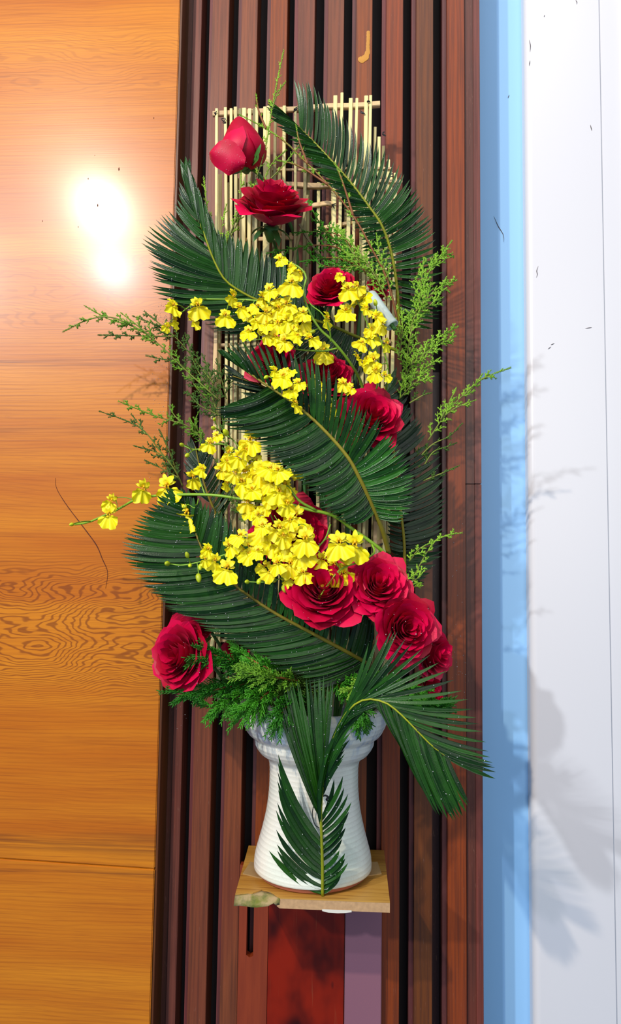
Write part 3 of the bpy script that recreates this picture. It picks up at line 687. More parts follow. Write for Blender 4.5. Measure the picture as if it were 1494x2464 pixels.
frond('short dark cycad frond pointing left behind the middle frond',
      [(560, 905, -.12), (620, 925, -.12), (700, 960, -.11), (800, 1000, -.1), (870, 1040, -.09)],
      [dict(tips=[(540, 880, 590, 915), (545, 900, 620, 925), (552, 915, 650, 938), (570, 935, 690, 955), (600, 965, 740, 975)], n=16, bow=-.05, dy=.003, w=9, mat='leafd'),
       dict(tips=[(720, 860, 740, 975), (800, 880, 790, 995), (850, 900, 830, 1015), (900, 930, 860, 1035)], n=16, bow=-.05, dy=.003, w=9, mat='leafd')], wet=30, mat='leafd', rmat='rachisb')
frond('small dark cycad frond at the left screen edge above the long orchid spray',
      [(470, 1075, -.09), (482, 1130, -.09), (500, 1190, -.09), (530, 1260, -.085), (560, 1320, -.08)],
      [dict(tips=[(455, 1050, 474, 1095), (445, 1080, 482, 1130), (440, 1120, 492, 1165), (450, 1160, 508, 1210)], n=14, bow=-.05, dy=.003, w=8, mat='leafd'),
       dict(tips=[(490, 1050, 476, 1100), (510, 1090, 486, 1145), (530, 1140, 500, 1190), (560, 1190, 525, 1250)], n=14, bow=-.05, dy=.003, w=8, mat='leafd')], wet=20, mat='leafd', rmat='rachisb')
# ================================================================== ROSES
def frame(z):
    z = z.normalized(); x = Vector((0, 0, 1)).cross(z)
    if x.length < 1e-3: x = Vector((1, 0, 0))
    x.normalize(); y = z.cross(x); return Matrix((x, y, z)).transposed()
def rose(px, py, y, rpx, face, label, n=34, open_=1.0, stem_to=None, seed=1, tall=1.0, roll=0, grp=True, drop=110, sq=1.0):
    rnd = random.Random(seed)
    c = U(px, py, y); Rr = S(rpx, y); fr = frame(Vector(face)) @ Matrix.Rotation(R(roll), 3, 'Z')
    o = empty('rose', c, label, 'rose', 'red roses of the arrangement' if grp else None)
    dpts = []
    for i in range(n):
        u = (i + .5) / n; phi = i * 2.39996 + rnd.uniform(-.2, .2)
        Ri = Rr * (.07 + .93 * u ** .82) * rnd.uniform(.95, 1.05)
        H = Rr * (.85 - .62 * u ** 1.5) * tall * rnd.uniform(.94, 1.06)
        W = (2.0 - 1.15 * u)                       # half angle
        curl = (.10 + .38 * u) * open_; zb = -Rr * .42 * (1 - .35 * u)
        nu, nv = 9, 7; vs = []
        ph2 = rnd.uniform(0, 6.28)
        for a in range(nv):
            v = a / (nv - 1)
            for b in range(nu):
                s = b / (nu - 1) * 2 - 1
                ve = v * (1 - .26 * s * s - .0 * abs(s)) + .05 * math.exp(-(s * 5) ** 2) * v ** 3
                wd = W * (math.sin(min(1, ve * 1.25 + .14) * math.pi / 2)) * (1 - .25 * max(0, v - .7) / .3 * abs(s))
                rr = Ri * (.12 + .88 * ve ** .62)
                k = max(0, ve - .62) / .38
                rr += Rr * curl * .34 * k * k
                zz = zb + (H - zb) * ve ** 1.15 - Rr * curl * .22 * k ** 3
                ruf = Rr * .045 * (v ** 3) * math.sin(s * 5 + ph2) * (.4 + u)
                fold = Rr * .10 * u * (v ** 2) * abs(s) ** 3
                zz += ruf - fold; rr += ruf * .8
                ang = phi + s * wd * (1 if Ri > 0 else 1)
                rr *= 1 - .10 * s * s * (1 - u)
                rr += Rr * .02 * s                    # overlap like a spiral
                p = Vector((rr * math.cos(ang), rr * math.sin(ang) * sq, zz))
                vs.append(fr @ p)
        fs = [(a * nu + b, a * nu + b + 1, (a + 1) * nu + b + 1, (a + 1) * nu + b) for a in range(nv - 1) for b in range(nu - 1)]
        mobj('petal', vs, fs, M['petal'], o)
        for _ in range(max(1, int(drop / n * (.3 + 1.4 * u)))):
            kk = rnd.choice(vs[nu * 2:]); nb = rnd.choice(vs[nu * 2:])
            q = kk.lerp(vs[min(len(vs) - 1, vs.index(kk) + 1)], rnd.random())
            dpts.append(c + q + (CAM - c).normalized() * .0005)
    # calyx, sepals, stem
    f = Vector(face).normalized(); mb = MB(c)
    b0 = c - f * Rr * .40
    mb.tube([b0 + f * Rr * .05, b0 - f * Rr * .12, b0 - f * Rr * .28, b0 - f * Rr * .4], [Rr * .22, Rr * .2, Rr * .13, Rr * .06], 12)
    mb.build('calyx', M['stem'], o)
    for k in range(5):
        a = k * 1.2566; m2 = MB(c); rd = fr @ Vector((math.cos(a), math.sin(a), 0))
        leaflet(m2, b0 + rd * Rr * .15, b0 + rd * Rr * .5 - f * Rr * .05, b0 + rd * Rr * .62 - f * Rr * .35, Rr * .09, f)
        m2.build('sepal', M['stem'], o)
    e0 = b0 - f * Rr * .35
    if stem_to is None: stem_to = [(px + (757 - px) * .30, py + min(110, max(30, (1740 - py) * .5)), YS - .012), (vc_px(px), 1745, YV)]
    mb = MB(c); mb.tube(spline([e0, e0 - f * .004] + [U(*q) for q in stem_to], 24), .0021, 7); mb.build('stem', M['stem'], o)
    drops(o, dpts, .00035, .0008)
    return o
def vc_px(px): return 757 + (px - 757) * .35
rose(656, 512, -.13, 90, (.16, -.62, .80), 'wide open red rose seen from the side just below the tall bud', n=34, open_=1.35, seed=3, stem_to=[(672, 620, -.07), (720, 1000, -.055), (740, 1740, YV)], tall=1.0)
rose(800, 702, -.118, 60, (-.25, -1, .55), 'red rose between the yellow orchids just below the top frond', seed=5)
rose(905, 702, -.092, 34, (.7, -.6, .4), 'small red rose half hidden behind the clear water tube', n=18, seed=6, drop=40)
rose(657, 874, -.125, 62, (-.35, -1, .25), 'red rose behind the upper tip of the middle frond', seed=8)
rose(785, 915, -.125, 66, (.1, -1, .55), 'red rose behind the middle frond, right of centre', seed=9)
rose(890, 1012, -.135, 80, (.25, -1, .35), 'pinkish red rose seen through the fingers of the middle frond', seed=10, tall=.95)
rose(705, 1296, -.122, 92, (-.05, -1, .3), 'large red rose behind the thickest cluster of yellow orchids', seed=11)
rose(780, 1428, -.185, 92, (-.02, -1, .50), 'large open red rose left of the low group of roses', seed=12, n=40)
rose(908, 1416, -.180, 76, (.12, -1, .45), 'ruffled red rose at the top of the low right group', seed=13, n=38, open_=1.15)
rose(968, 1514, -.190, 80, (.28, -1, .15), 'round dew covered red rose in the middle of the low right group', seed=14, n=38)
rose(1030, 1572, -.165, 62, (.85, -.75, .1), 'red rose turned to the right at the outer end of the low group', seed=15, n=30)
rose(1030, 1645, -.150, 34, (.6, -.8, -.2), 'small red rose at the bottom of the low right group', seed=16, n=18, drop=50)
rose(447, 1578, -.150, 88, (-.62, -1, .18), 'red rose facing left at the lower left edge above the cedar sprays', seed=17, n=36, sq=1.0, tall=.9, stem_to=[(560, 1650, -.11), (700, 1715, YV)])
rose(492, 1508, -.120, 36, (-.3, -1, .4), 'small red rose tucked behind the lower left rose', seed=18, n=18, drop=30)
rose(575, 1560, -.105, 34, (-.1, -1, .2), 'small dark red rose nearly covered by the wide lower frond', seed=19, n=18, drop=20)
o = rose(1050, 1680, -.16, 13, (.8, -.7, .3), 'tiny red rose bud low on the right between cedar tips', seed=21, n=9, drop=8, open_=.2, tall=1.6)
# the tall bud: closed petals wrapped round each other
def bud():
    c = U(562, 372, -.115); o = empty('rose_bud', c, 'tall closed red rose bud at the top left of the bamboo screen', 'rose')
    ax = (U(566, 290, -.125) - U(590, 405, -.112)); ax.normalize(); fr = frame(ax); Rr = S(50, -.11); H = S(140, -.11)
    base = U(592, 405, -.108); dp = []
    base = U(590, 410, -.110); ax = U(572, 285, -.122) - base; H = ax.length; fr = frame(ax); Rr = S(52, -.11)
    toCam = fr.inverted() @ (CAM - c).normalized(); a0 = math.atan2(toCam.y, toCam.x)
    for (dphi, W, rk, hk, lip) in ((3.1, 1.6, .90, .93, 0), (1.7, 1.5, .93, .97, .1), (-1.6, 1.5, .95, .95, .0), (.25, 1.35, 1.0, 1.0, .0), (-.75, 1.0, 1.06, .93, .10), (1.25, .85, 1.10, .90, .18)):
        vs = []; nu, nv = 13, 12
        for a in range(nv):
            v = a / (nv - 1)
            for b in range(nu):
                s = b / (nu - 1) * 2 - 1; ve = v * (1 - .10 * s * s)
                pr = (math.sin(math.pi * min(1, .06 + .90 * ve ** .72)) ** .85) + .05
                rr = Rr * rk * pr + Rr * lip * max(0, abs(s) - .7) * ve + Rr * .03 * s
                ang = a0 + dphi + s * W * min(1, .5 + ve)
                vs.append(base - c + fr @ Vector((rr * math.cos(ang), rr * math.sin(ang), H * hk * ve)))
        fs = [(a * nu + b, a * nu + b + 1, (a + 1) * nu + b + 1, (a + 1) * nu + b) for a in range(nv - 1) for b in range(nu - 1)]
        mobj('petal', vs, fs, M['petal'], o)
    # big outer petal hanging down to the left
    nu, nv = 11, 10; vs = []
    B = U(588, 412, -.112)
    outl = [((585, 408), (592, 380)), ((565, 416), (583, 362)), ((550, 424), (566, 342)), ((535, 412), (548, 334)), ((518, 402), (528, 338)), ((506, 386), (512, 356)), ((503, 372), (504, 366))]
    n_o = len(outl)
    for i in range(n_o * 2 - 1):
        k = i / 2; a = min(int(k), n_o - 2); f = k - a
        lo = Vector(outl[a][0]).lerp(Vector(outl[a + 1][0]), f); hi = Vector(outl[a][1]).lerp(Vector(outl[a + 1][1]), f)
        for j in range(8):
            v = j / 7; q = lo.lerp(hi, v); uu = i / (n_o * 2 - 2)
            y_ = -.139 - .0045 * math.sin(v * math.pi) - .005 * math.sin(uu * math.pi * .8) + .010 * uu ** 3 - .010 * v
            vs.append(U(q.x, q.y, y_) - c)
            if random.random() < .5: dp.append(vs[-1] + c + Vector((random.uniform(-.002, .002), -.0008, random.uniform(-.002, .002))))
    fs = [(i * 8 + j, i * 8 + j + 1, (i + 1) * 8 + j + 1, (i + 1) * 8 + j) for i in range(n_o * 2 - 2) for j in range(7)]
    p_ = mobj('petal', vs, fs, M['petal'], o); m_ = p_.modifiers.new('s', 'SUBSURF'); m_.levels = 1; m_.render_levels = 1
    mb = MB(c); mb.tube(spline([base, U(600, 396, -.105), U(606, 404, -.104), U(612, 396, -.1)], 4), [.006, .007, .005, .003], 10); mb.build('calyx', M['stem'], o)
    for (a, b, d) in (((598, 396), (584, 372), (565, 350)), ((602, 396), (620, 372), (628, 345)), ((598, 402), (572, 412), (560, 420)), ((606, 398), (618, 388), (622, 370))):
        m2 = MB(c); leaflet(m2, U(a[0], a[1], -.116), U(b[0], b[1], -.138), U(d[0], d[1], -.140), .0026, Vector((0, -1, 0))); m2.build('sepal', M['stem'], o)
    mb = MB(c); mb.tube(spline([U(604, 402, -.106), U(625, 425, -.1), U(650, 450, -.09), U(690, 520, -.07), U(720, 700, -.055), U(745, 1740, YV)], 30), .0024, 8); mb.build('stem', M['stem'], o)
    drops(o, dp, .00025, .0005)
bud()
# ================================================================== YELLOW ORCHIDS
def orchid_meshes(seed):
    rnd = random.Random(seed)
    # lip: wide ruffled, notched fan hanging below the centre
    n = 44; rings = 5; vs = [Vector((0, -.05, -.10))]; fs = []
    lob = rnd.uniform(.9, 1.1)
    for r in range(1, rings + 1):
        k = r / rings
        for i in range(n):
            a = 2 * math.pi * i / n
            rad = 1.0 + .06 * math.cos(2 * a) - .30 * math.exp(-((a - 1.5 * math.pi) / .22) ** 2) + .07 * math.sin(3 * a + seed * 1.7) - .30 * math.exp(-((a - .5 * math.pi) / .5) ** 2) + .05 * math.sin(9 * a + seed) + .035 * math.sin(14 * a)
            x = .49 * lob * rad * math.cos(a) * k; z = -.46 + .42 * rad * math.sin(a) * k
            z = z * k + (-.10) * (1 - k) if k < 1 else z
            y = -.06 - .10 * k * k + .085 * k ** 2 * math.sin(6 * a + seed * 2) + .16 * (abs(x)) ** 1.5
            vs.append(Vector((x, y, z)))
    for i in range(n): fs.append((0, 1 + i, 1 + (i + 1) % n))
    for r in range(rings - 1):
        for i in range(n): fs.append((1 + r * n + i, 1 + (r + 1) * n + i, 1 + (r + 1) * n + (i + 1) % n, 1 + r * n + (i + 1) % n))
    lip = (vs, fs)
    # small wavy petals and sepals
    mb = MB()
    for (ang, L, W, yy) in ((90, .40, .10, .02), (38, .42, .12, 0), (142, .42, .12, 0), (8, .34, .08, .06), (172, .34, .08, .06)):
        a = R(ang + rnd.uniform(-9, 9)); d = Vector((math.cos(a), 0, math.sin(a))); s = Vector((-d.z, 0, d.x)); P = []
        L *= rnd.uniform(.85, 1.1); ns = 7
        for i in range(ns):
            k = i / (ns - 1); w_ = W * math.sin(math.pi * (k * .82 + .12)) ** .8 * (1 if i < ns - 1 else .25)
            c = d * L * k + Vector((0, yy - .10 * math.sin(k * 2.6) + .12 * k * k * rnd.uniform(.2, 1), 0))
            wv = .035 * math.sin(i * 2.4 + ang)
            P += [c - s * w_ + Vector((0, wv, 0)), c + Vector((0, .02, 0)), c + s * w_ - Vector((0, wv, 0))]
        mb.add(P, [(i * 3 + j, i * 3 + j + 1, i * 3 + 4 + j, i * 3 + 3 + j) for i in range(ns - 1) for j in range(2)])
    pet = (mb.v, mb.f)
    # crest and column
    mb = MB()
    mb.tube([Vector((0, .03, .02)), Vector((0, -.09, .03)), Vector((0, -.15, .0)), Vector((0, -.17, -.04))], [.05, .055, .05, .02], 7)
    for sx in (-1, 1): mb.tube([Vector((sx * .03, -.08, -.04)), Vector((sx * .07, -.15, -.09)), Vector((sx * .05, -.16, -.15))], [.03, .035, .012], 5)
    return lip, pet, (mb.v, mb.f)
OM = []
for s_ in range(5):
    l, p, c = orchid_meshes(s_ + 1); ms = []
    for nm, (v, f), mt in (('lip', l, 'orchid'), ('flower', p, 'orchid'), ('crest', c, 'orchid2')):
        me = bpy.data.meshes.new('orchid_' + nm); me.from_pydata([tuple(x) for x in v], [], f); me.polygons.foreach_set('use_smooth', [True] * len(f)); me.materials.append(M[mt]); ms.append(me)
    OM.append(ms)
bm = bmesh.new(); bmesh.ops.create_uvsphere(bm, u_segments=8, v_segments=6, radius=1)
for v in bm.verts: v.co = Vector((v.co.x * .5 * (1 - .2 * v.co.z), v.co.y * .5 * (1 - .2 * v.co.z), v.co.z * .8))
BUD = bpy.data.meshes.new('orchid_bud'); bm.to_mesh(BUD); bm.free(); BUD.polygons.foreach_set('use_smooth', [True] * len(BUD.polygons)); BUD.materials.append(M['bud'])
def seg_near(P, q):
    return min(range(len(P)), key=lambda i: (P[i] - q).length)
def spray(label, stems, flowers, buds, y0):
    """stems: list of (pts px,py,y, radius px); flowers: (px,py,wpx[,roll[,yaw]])"""
    allp = []; org = U(*stems[0][0][-1]); o = empty('orchid_spray', org, label, 'orchid', 'yellow orchid sprays')
    for k, (pts, r) in enumerate(stems):
        P = spline([U(*p) for p in pts], 40); allp += P
        mb = MB(org); rr = S(r, y0)
        mb.tube(P, [rr * (.55 + .45 * i / 39) for i in range(40)], 7); mb.build('stem', M['ostem'], o)
    for i, fl in enumerate(flowers):
        px, py, w_ = fl[:3]; roll = fl[3] if len(fl) > 3 else random.uniform(-40, 40); yaw = fl[4] if len(fl) > 4 else random.uniform(-45, 45)
        yy = y0 - .012 + random.uniform(-.009, .009) + (fl[5] if len(fl) > 5 else 0)
        c = U(px, py - w_ * .33, yy); sc = S(w_, yy)
        lipm, petm, crm = random.choice(OM)
        fo = bpy.data.objects.new('flower', petm); COL.objects.link(fo); fo.parent = o
        fo.location = c - org; fo.scale = (sc, sc, sc)
        fo.rotation_euler = (Matrix.Rotation(R(yaw), 3, 'Z') @ Matrix.Rotation(R(random.uniform(-22, 14)), 3, 'X') @ Matrix.Rotation(R(roll), 3, 'Y')).to_euler()
        for nm, me in (('lip', lipm), ('crest', crm)):
            so_ = bpy.data.objects.new(nm, me); COL.objects.link(so_); so_.parent = fo
        q = allp[seg_near(allp, c)]
        m2 = MB(org); m2.tube(bez(c + Vector((0, .1 * sc, 0)), c.lerp(q, .4) + Vector((0, .004, .006)), q, 9), S(1.3, yy), 5, False); m2.build('pedicel', M['ostem'], o)
    for (px, py, s_) in buds:
        c = U(px, py, y0 - .006); sc = S(s_, y0)
        b = bpy.data.objects.new('bud', BUD); COL.objects.link(b); b.parent = o; b.location = c - org; b.scale = (sc,) * 3
        q = allp[seg_near(allp, c)]
        d = (c - q); d = d.normalized() if d.length > 1e-4 else Vector((0, 0, 1))
        b.rotation_euler = d.to_track_quat('Z', 'Y').to_euler()
        m2 = MB(org); m2.tube(bez(c, c.lerp(q, .5) + Vector((0, .002, .003)), q, 7), S(1.4, y0), 5, False); m2.build('pedicel', M['ostem'], o)
    return o
spray('yellow orchid spray massed over the upper left, trailing to the left edge',
      [([(690, 628, -.175), (722, 645, -.18), (737, 668, -.18), (730, 700, -.18), (742, 745, -.178), (768, 790, -.175), (800, 820, -.17), (840, 870, -.155), (870, 925, -.13), (880, 1000, -.11)], 4.2),
       ([(430, 758, -.15), (450, 742, -.155), (480, 722, -.16), (520, 720, -.165), (600, 722, -.17), (650, 730, -.175), (695, 752, -.178)], 2.6),
       ([(590, 820, -.17), (640, 818, -.172), (700, 838, -.172), (770, 845, -.17), (812, 838, -.165)], 2.4),
       ([(733, 712, -.18), (750, 735, -.18), (775, 755, -.18), (792, 790, -.178), (796, 822, -.17)], 2.2)],
      [(672, 632, 34), (700, 650, 30), (722, 665, 34), (703, 695, 56, 8, 5), (648, 708, 42), (632, 725, 38), (662, 728, 40), (560, 722, 40, 12, 55), (575, 752, 44, -25, 40), (603, 760, 40), (622, 748, 38), (640, 762, 44),
       (668, 752, 46), (690, 742, 46), (706, 762, 44), (692, 782, 46), (668, 788, 44), (642, 790, 44), (618, 785, 40), (598, 810, 44, 0, 0), (638, 815, 42), (660, 822, 44), (684, 830, 44, 0, 0), (706, 800, 42), (724, 785, 42), (730, 762, 38),
       (744, 826, 44, -35, 35), (716, 820, 40), (786, 776, 40, 0, 65), (780, 856, 48, 5, 0, .02), (542, 772, 46, 0, 20), (474, 748, 52, -15, 25), (462, 782, 36, -20, 60), (416, 748, 44, 15, 45), (420, 780, 34, 5, 70), (402, 792, 26), (655, 770, 40), (680, 765, 42)],
      [(401, 796, 9), (752, 798, 10)], -.172)
spray('yellow orchid spray hanging at the upper right beside the clear tube',
      [([(820, 668, -.16), (845, 700, -.165), (868, 742, -.165), (888, 790, -.16), (905, 840, -.155), (912, 900, -.14), (900, 960, -.12)], 2.6), ([(908, 752, -.16), (912, 800, -.16), (925, 850, -.155), (935, 900, -.145), (925, 960, -.12)], 2.2)],
      [(817, 672, 28, 0, 10), (836, 708, 50, -10, 10), (856, 720, 44), (876, 728, 42), (880, 752, 36), (833, 762, 50, 5, -5), (858, 698, 34), (905, 772, 38), (918, 788, 40), (894, 800, 36), (888, 822, 44, -20, 30), (872, 835, 36), (930, 834, 32, 0, 50), (857, 868, 36, 0, 70), (898, 878, 50, 10, 5), (906, 902, 44), (926, 910, 28), (884, 872, 30)],
      [(903, 728, 11), (897, 750, 13), (915, 765, 10)], -.155)
spray('yellow orchid spray peeping through the middle frond between two roses',
      [([(645, 905, -.185), (690, 930, -.18), (740, 945, -.165), (800, 960, -.15), (860, 1000, -.12)], 2.4)],
      [(682, 920, 52, 10, 0), (660, 902, 36), (700, 948, 40), (716, 930, 34), (708, 982, 44, 8, 60), (690, 905, 34), (758, 922, 34, 0, 0, .035), (772, 958, 38, 0, 0, .035), (825, 932, 36, 0, 10, .035), (842, 940, 30, 0, 0, .035), (770, 985, 32, 0, 10, .035), (800, 990, 32, 0, 10, .035), (790, 1002, 28, 0, 0, .03)],
      [(640, 908, 10)], -.182)
spray('longest yellow orchid spray, arching from the centre far out to the left over the veneer',
      [([(180, 1262, -.12), (212, 1257, -.125), (245, 1243, -.13), (285, 1225, -.135), (320, 1205, -.142), (365, 1194, -.15), (440, 1190, -.16), (520, 1192, -.168), (600, 1204, -.172), (680, 1210, -.172), (740, 1226, -.168), (800, 1240, -.162), (850, 1275, -.155), (900, 1310, -.15), (935, 1345, -.14), (960, 1420, -.12)], 4.8),
       ([(285, 1224, -.135), (280, 1200, -.137), (300, 1197, -.139), (322, 1203, -.142)], 1.5),
       ([(475, 1120, -.16), (480, 1150, -.16), (492, 1188, -.165)], 1.8), ([(455, 1215, -.16), (470, 1222, -.16), (478, 1200, -.163)], 2.0)],
      [(268, 1215, 40, 20, 30), (262, 1250, 50, 0, 5), (344, 1188, 52, 10, 35), (402, 1187, 66, -12, 0), (462, 1160, 44, -10, 45), (452, 1252, 68, 3, 0), (486, 1138, 34, 30, 30)],
      [(172, 1262, 9), (444, 1220, 9)], -.150)
spray('yellow orchid spray climbing up to the left across the screen at mid height',
      [([(437, 1070, -.15), (470, 1082, -.155), (530, 1068, -.165), (580, 1090, -.17), (640, 1130, -.175), (690, 1170, -.175), (720, 1205, -.172), (760, 1228, -.168)], 3.6),
       ([(515, 1010, -.155), (530, 1040, -.158), (560, 1058, -.163), (590, 1100, -.17), (622, 1150, -.173), (660, 1208, -.17)], 2.6),
       ([(612, 1165, -.172), (640, 1215, -.17), (660, 1260, -.165), (670, 1290, -.16)], 2.0)],
      [(604, 1072, 60, 5, -5), (552, 1098, 40), (545, 1118, 34), (575, 1112, 46), (590, 1092, 40), (530, 1138, 38), (560, 1130, 36), (568, 1148, 38), (592, 1148, 44), (627, 1150, 68, 0, 0), (618, 1122, 44), (652, 1140, 46), (580, 1174, 56), (605, 1190, 46), (634, 1180, 46), (655, 1172, 52), (672, 1195, 54), (688, 1178, 44), (668, 1145, 50), (595, 1218, 40),
       (604, 1238, 40), (622, 1248, 38), (690, 1222, 50), (712, 1254, 58, 10, 0), (652, 1206, 44), (700, 1200, 44), (716, 1145, 30, 0, 0, .02), (545, 1170, 30, 20, 60), (505, 1075, 36), (520, 1055, 28), (640, 1225, 38)],
      [(543, 1040, 15), (513, 1030, 11), (516, 1009, 9), (497, 1070, 13), (450, 1096, 11), (437, 1070, 10), (482, 1082, 10)], -.168)
spray('lowest yellow orchid spray, spreading left and hanging over the large low rose',
      [([(410, 1357, -.185), (440, 1360, -.188), (490, 1350, -.19), (540, 1335, -.192), (590, 1315, -.192), (640, 1300, -.19), (680, 1280, -.185), (720, 1262, -.18)], 2.8),
       ([(770, 1435, -.21), (790, 1405, -.21), (820, 1370, -.205), (870, 1350, -.195), (900, 1330, -.18), (895, 1310, -.17)], 2.6),
       ([(595, 1400, -.195), (640, 1400, -.198), (690, 1385, -.2), (740, 1340, -.195), (780, 1300, -.185), (795, 1262, -.175)], 2.4),
       ([(660, 1240, -.185), (672, 1270, -.187), (640, 1320, -.19), (600, 1350, -.19)], 1.8)],
      [(500, 1332, 38), (492, 1352, 30), (518, 1358, 40), (548, 1382, 58, 10, 0), (552, 1322, 44), (575, 1318, 48), (598, 1325, 44), (580, 1300, 42), (602, 1344, 42), (622, 1335, 38), (640, 1298, 60), (655, 1320, 54), (632, 1275, 40), (672, 1282, 50), (700, 1262, 44),
       (695, 1318, 66, 0, 0), (735, 1312, 64, 0, 0), (722, 1345, 60), (700, 1368, 54, 0, 0), (668, 1365, 46), (652, 1385, 40), (728, 1388, 44, -10, 10), (760, 1378, 42), (775, 1398, 38), (802, 1372, 50), (828, 1388, 40), (800, 1395, 44), (776, 1355, 40), (815, 1322, 66, -5, 0), (854, 1325, 68, 5, 0), (742, 1290, 46), (680, 1300, 46), (686, 1402, 30), (640, 1372, 36)],
      [(402, 1356, 13), (450, 1335, 11), (457, 1361, 10), (478, 1391, 15), (594, 1400, 11), (624, 1398, 12), (684, 1417, 13), (770, 1437, 11), (660, 1396, 12), (482, 1365, 12)], -.19)
# ================================================================== JUNIPER TWIGS
def bead(mb, P, r, tipr=.3):
    N = len(P)
    if N < 2: return
    mb.tube(P, [r * (1.0 if i % 2 else .62) * (1 - (1 - tipr) * (i / (N - 1)) ** 3) for i in range(N)], 5, True)
def spikes(mb, P, r, L):
    for i in range(1, len(P) - 1):
        t = (P[i + 1] - P[i - 1]).normalized(); a = random.uniform(0, 6.28); u = t.orthogonal().normalized(); b = t.cross(u)
        for k in (0, math.pi):
            d = u * math.cos(a + k) + b * math.sin(a + k); s = t.cross(d)
            p = P[i]; mb.add([p + s * r * .8, p - s * r * .8, p + d * r * 1.4 + t * L * .2, p + (d * .62 + t) * L], [(0, 1, 3), (1, 2, 3), (2, 0, 3)])
def juniper(label, stems, dens=1.0, mat='juni', L=26, r=.00085, seed=0, wood='junistem', sub=True, wr=.0011):
    rs = random.Random(seed)
    org = U(*stems[0][0]); o = empty('juniper_twig', org, label, 'juniper')
    mbw = MB(org); mbf = MB(org)
    for pts in stems:
        n = max(12, len(pts) * 8); P = spline([U(*p) for p in pts], n)
        ln = sum((b - a).length for a, b in zip(P, P[1:]))
        mbw.tube(P[:int(n * .85)], [wr * (1 - .6 * i / n) for i in range(int(n * .85))], 5)
        tl = [P[0].lerp(P[1], 0)]
        Q = spline(P[int(n * .55):], max(6, int(ln * .45 / .0013))); bead(mbf, Q, r); spikes(mbf, Q, r, .0022)
        nb = int(ln / .0085 * dens); 
        for i in range(nb):
            k = (.06 + .90 * (i + rs.uniform(-.3, .3)) / max(1, nb)); k = min(.97, max(.02, k))
            j = int(k * (n - 1)); j = min(n - 2, max(1, j)); p = P[j]; t = (P[j + 1] - P[j - 1]).normalized()
            side = 1 if i % 2 else -1
            vn = (CAM - p).normalized(); s = t.cross(vn).normalized() * side
            ang = R(rs.uniform(24, 48)); d = (t * math.cos(ang) + s * math.sin(ang) + vn * rs.uniform(-.35, .4)).normalized()
            bl = S(L, p.y) * rs.uniform(.55, 1.25) * (1.25 - .8 * k)
            e = p + d * bl; ctl = p + (d * .6 + s * .2) * bl * .5
            m = max(4, int(bl / .0013)); Q = bez(p, ctl, e + t * bl * .12, m); bead(mbf, Q, r); spikes(mbf, Q, r, .0020)
            if sub and bl > .007:
                for q in range(2 + int(bl / .006)):
                    jj = min(m - 2, max(1, int(m * (.25 + .18 * q)))); tt = (Q[jj + 1] - Q[jj - 1]).normalized(); s2 = tt.cross(vn).normalized() * (1 if q % 2 else -1)
                    dd = (tt * .8 + s2 * .65 + vn * rs.uniform(-.3, .3)).normalized(); b2 = bl * rs.uniform(.25, .45)
                    Z = bez(Q[jj], Q[jj] + dd * b2 * .5, Q[jj] + dd * b2, max(4, int(b2 / .0013))); bead(mbf, Z, r * .95); spikes(mbf, Z, r, .0018)
    mbw.build('stem', M[wood], o)
    f = mbf.build('foliage', M[mat], o); f['kind'] = 'stuff'
    return o
juniper('dark tipped juniper twig reaching furthest left over the veneer, upper one of the left twigs',
        [[(525, 961, -.09), (446, 890, -.1), (376, 823, -.11), (320, 785, -.12), (262, 768, -.125), (202, 735, -.13)], [(320, 785, -.12), (270, 764, -.125), (215, 768, -.13), (150, 799, -.135)], [(376, 823, -.11), (345, 795, -.118), (290, 752, -.125)]], seed=1, mat='juni')
juniper('brownish juniper twig just below the leftmost orchids, crossing the edge strip',
        [[(515, 925, -.085), (460, 855, -.09), (420, 810, -.1), (370, 780, -.11), (318, 760, -.115)], [(420, 810, -.1), (330, 808, -.11), (235, 806, -.118)], [(420, 810, -.1), (385, 780, -.11), (346, 748, -.115)]], seed=2, mat='junid')
juniper('bushy juniper twig at the left edge of the bamboo screen above mid height',
        [[(525, 1000, -.08), (500, 930, -.085), (470, 880, -.09), (445, 800, -.1)], [(520, 960, -.08), (505, 900, -.085), (485, 850, -.09)], [(520, 980, -.08), (470, 930, -.09), (440, 880, -.095), (350, 855, -.11)], [(545, 960, -.085), (530, 900, -.09), (520, 862, -.09)], [(530, 1000, -.08), (480, 975, -.09), (450, 940, -.09)]], seed=3, mat='junid', dens=1.5, L=30)
juniper('juniper twig pointing left below the bushy one, mostly over the veneer',
        [[(500, 1075, -.08), (470, 1040, -.09), (441, 1021, -.1), (374, 1001, -.11), (284, 965, -.12)], [(490, 1060, -.08), (470, 1020, -.09), (478, 990, -.09)], [(441, 1021, -.1), (420, 1000, -.1), (405, 975, -.105)], [(500, 1070, -.08), (475, 1035, -.085), (455, 1005, -.09)]], seed=4, mat='juni', dens=1.1)
juniper('lowest of the juniper twigs on the left, curving up from the long orchid spray',
        [[(440, 1170, -.09), (420, 1130, -.1), (385, 1085, -.11), (350, 1040, -.12), (310, 1015, -.12), (238, 989, -.125)], [(430, 1150, -.09), (405, 1080, -.1), (382, 1032, -.11)], [(420, 1120, -.1), (380, 1090, -.11), (320, 1072, -.12)], [(430, 1150, -.1), (385, 1125, -.11), (347, 1107, -.12)], [(350, 1045, -.12), (330, 1015, -.12), (315, 995, -.12)]], seed=5, mat='junid', dens=.9, L=22)
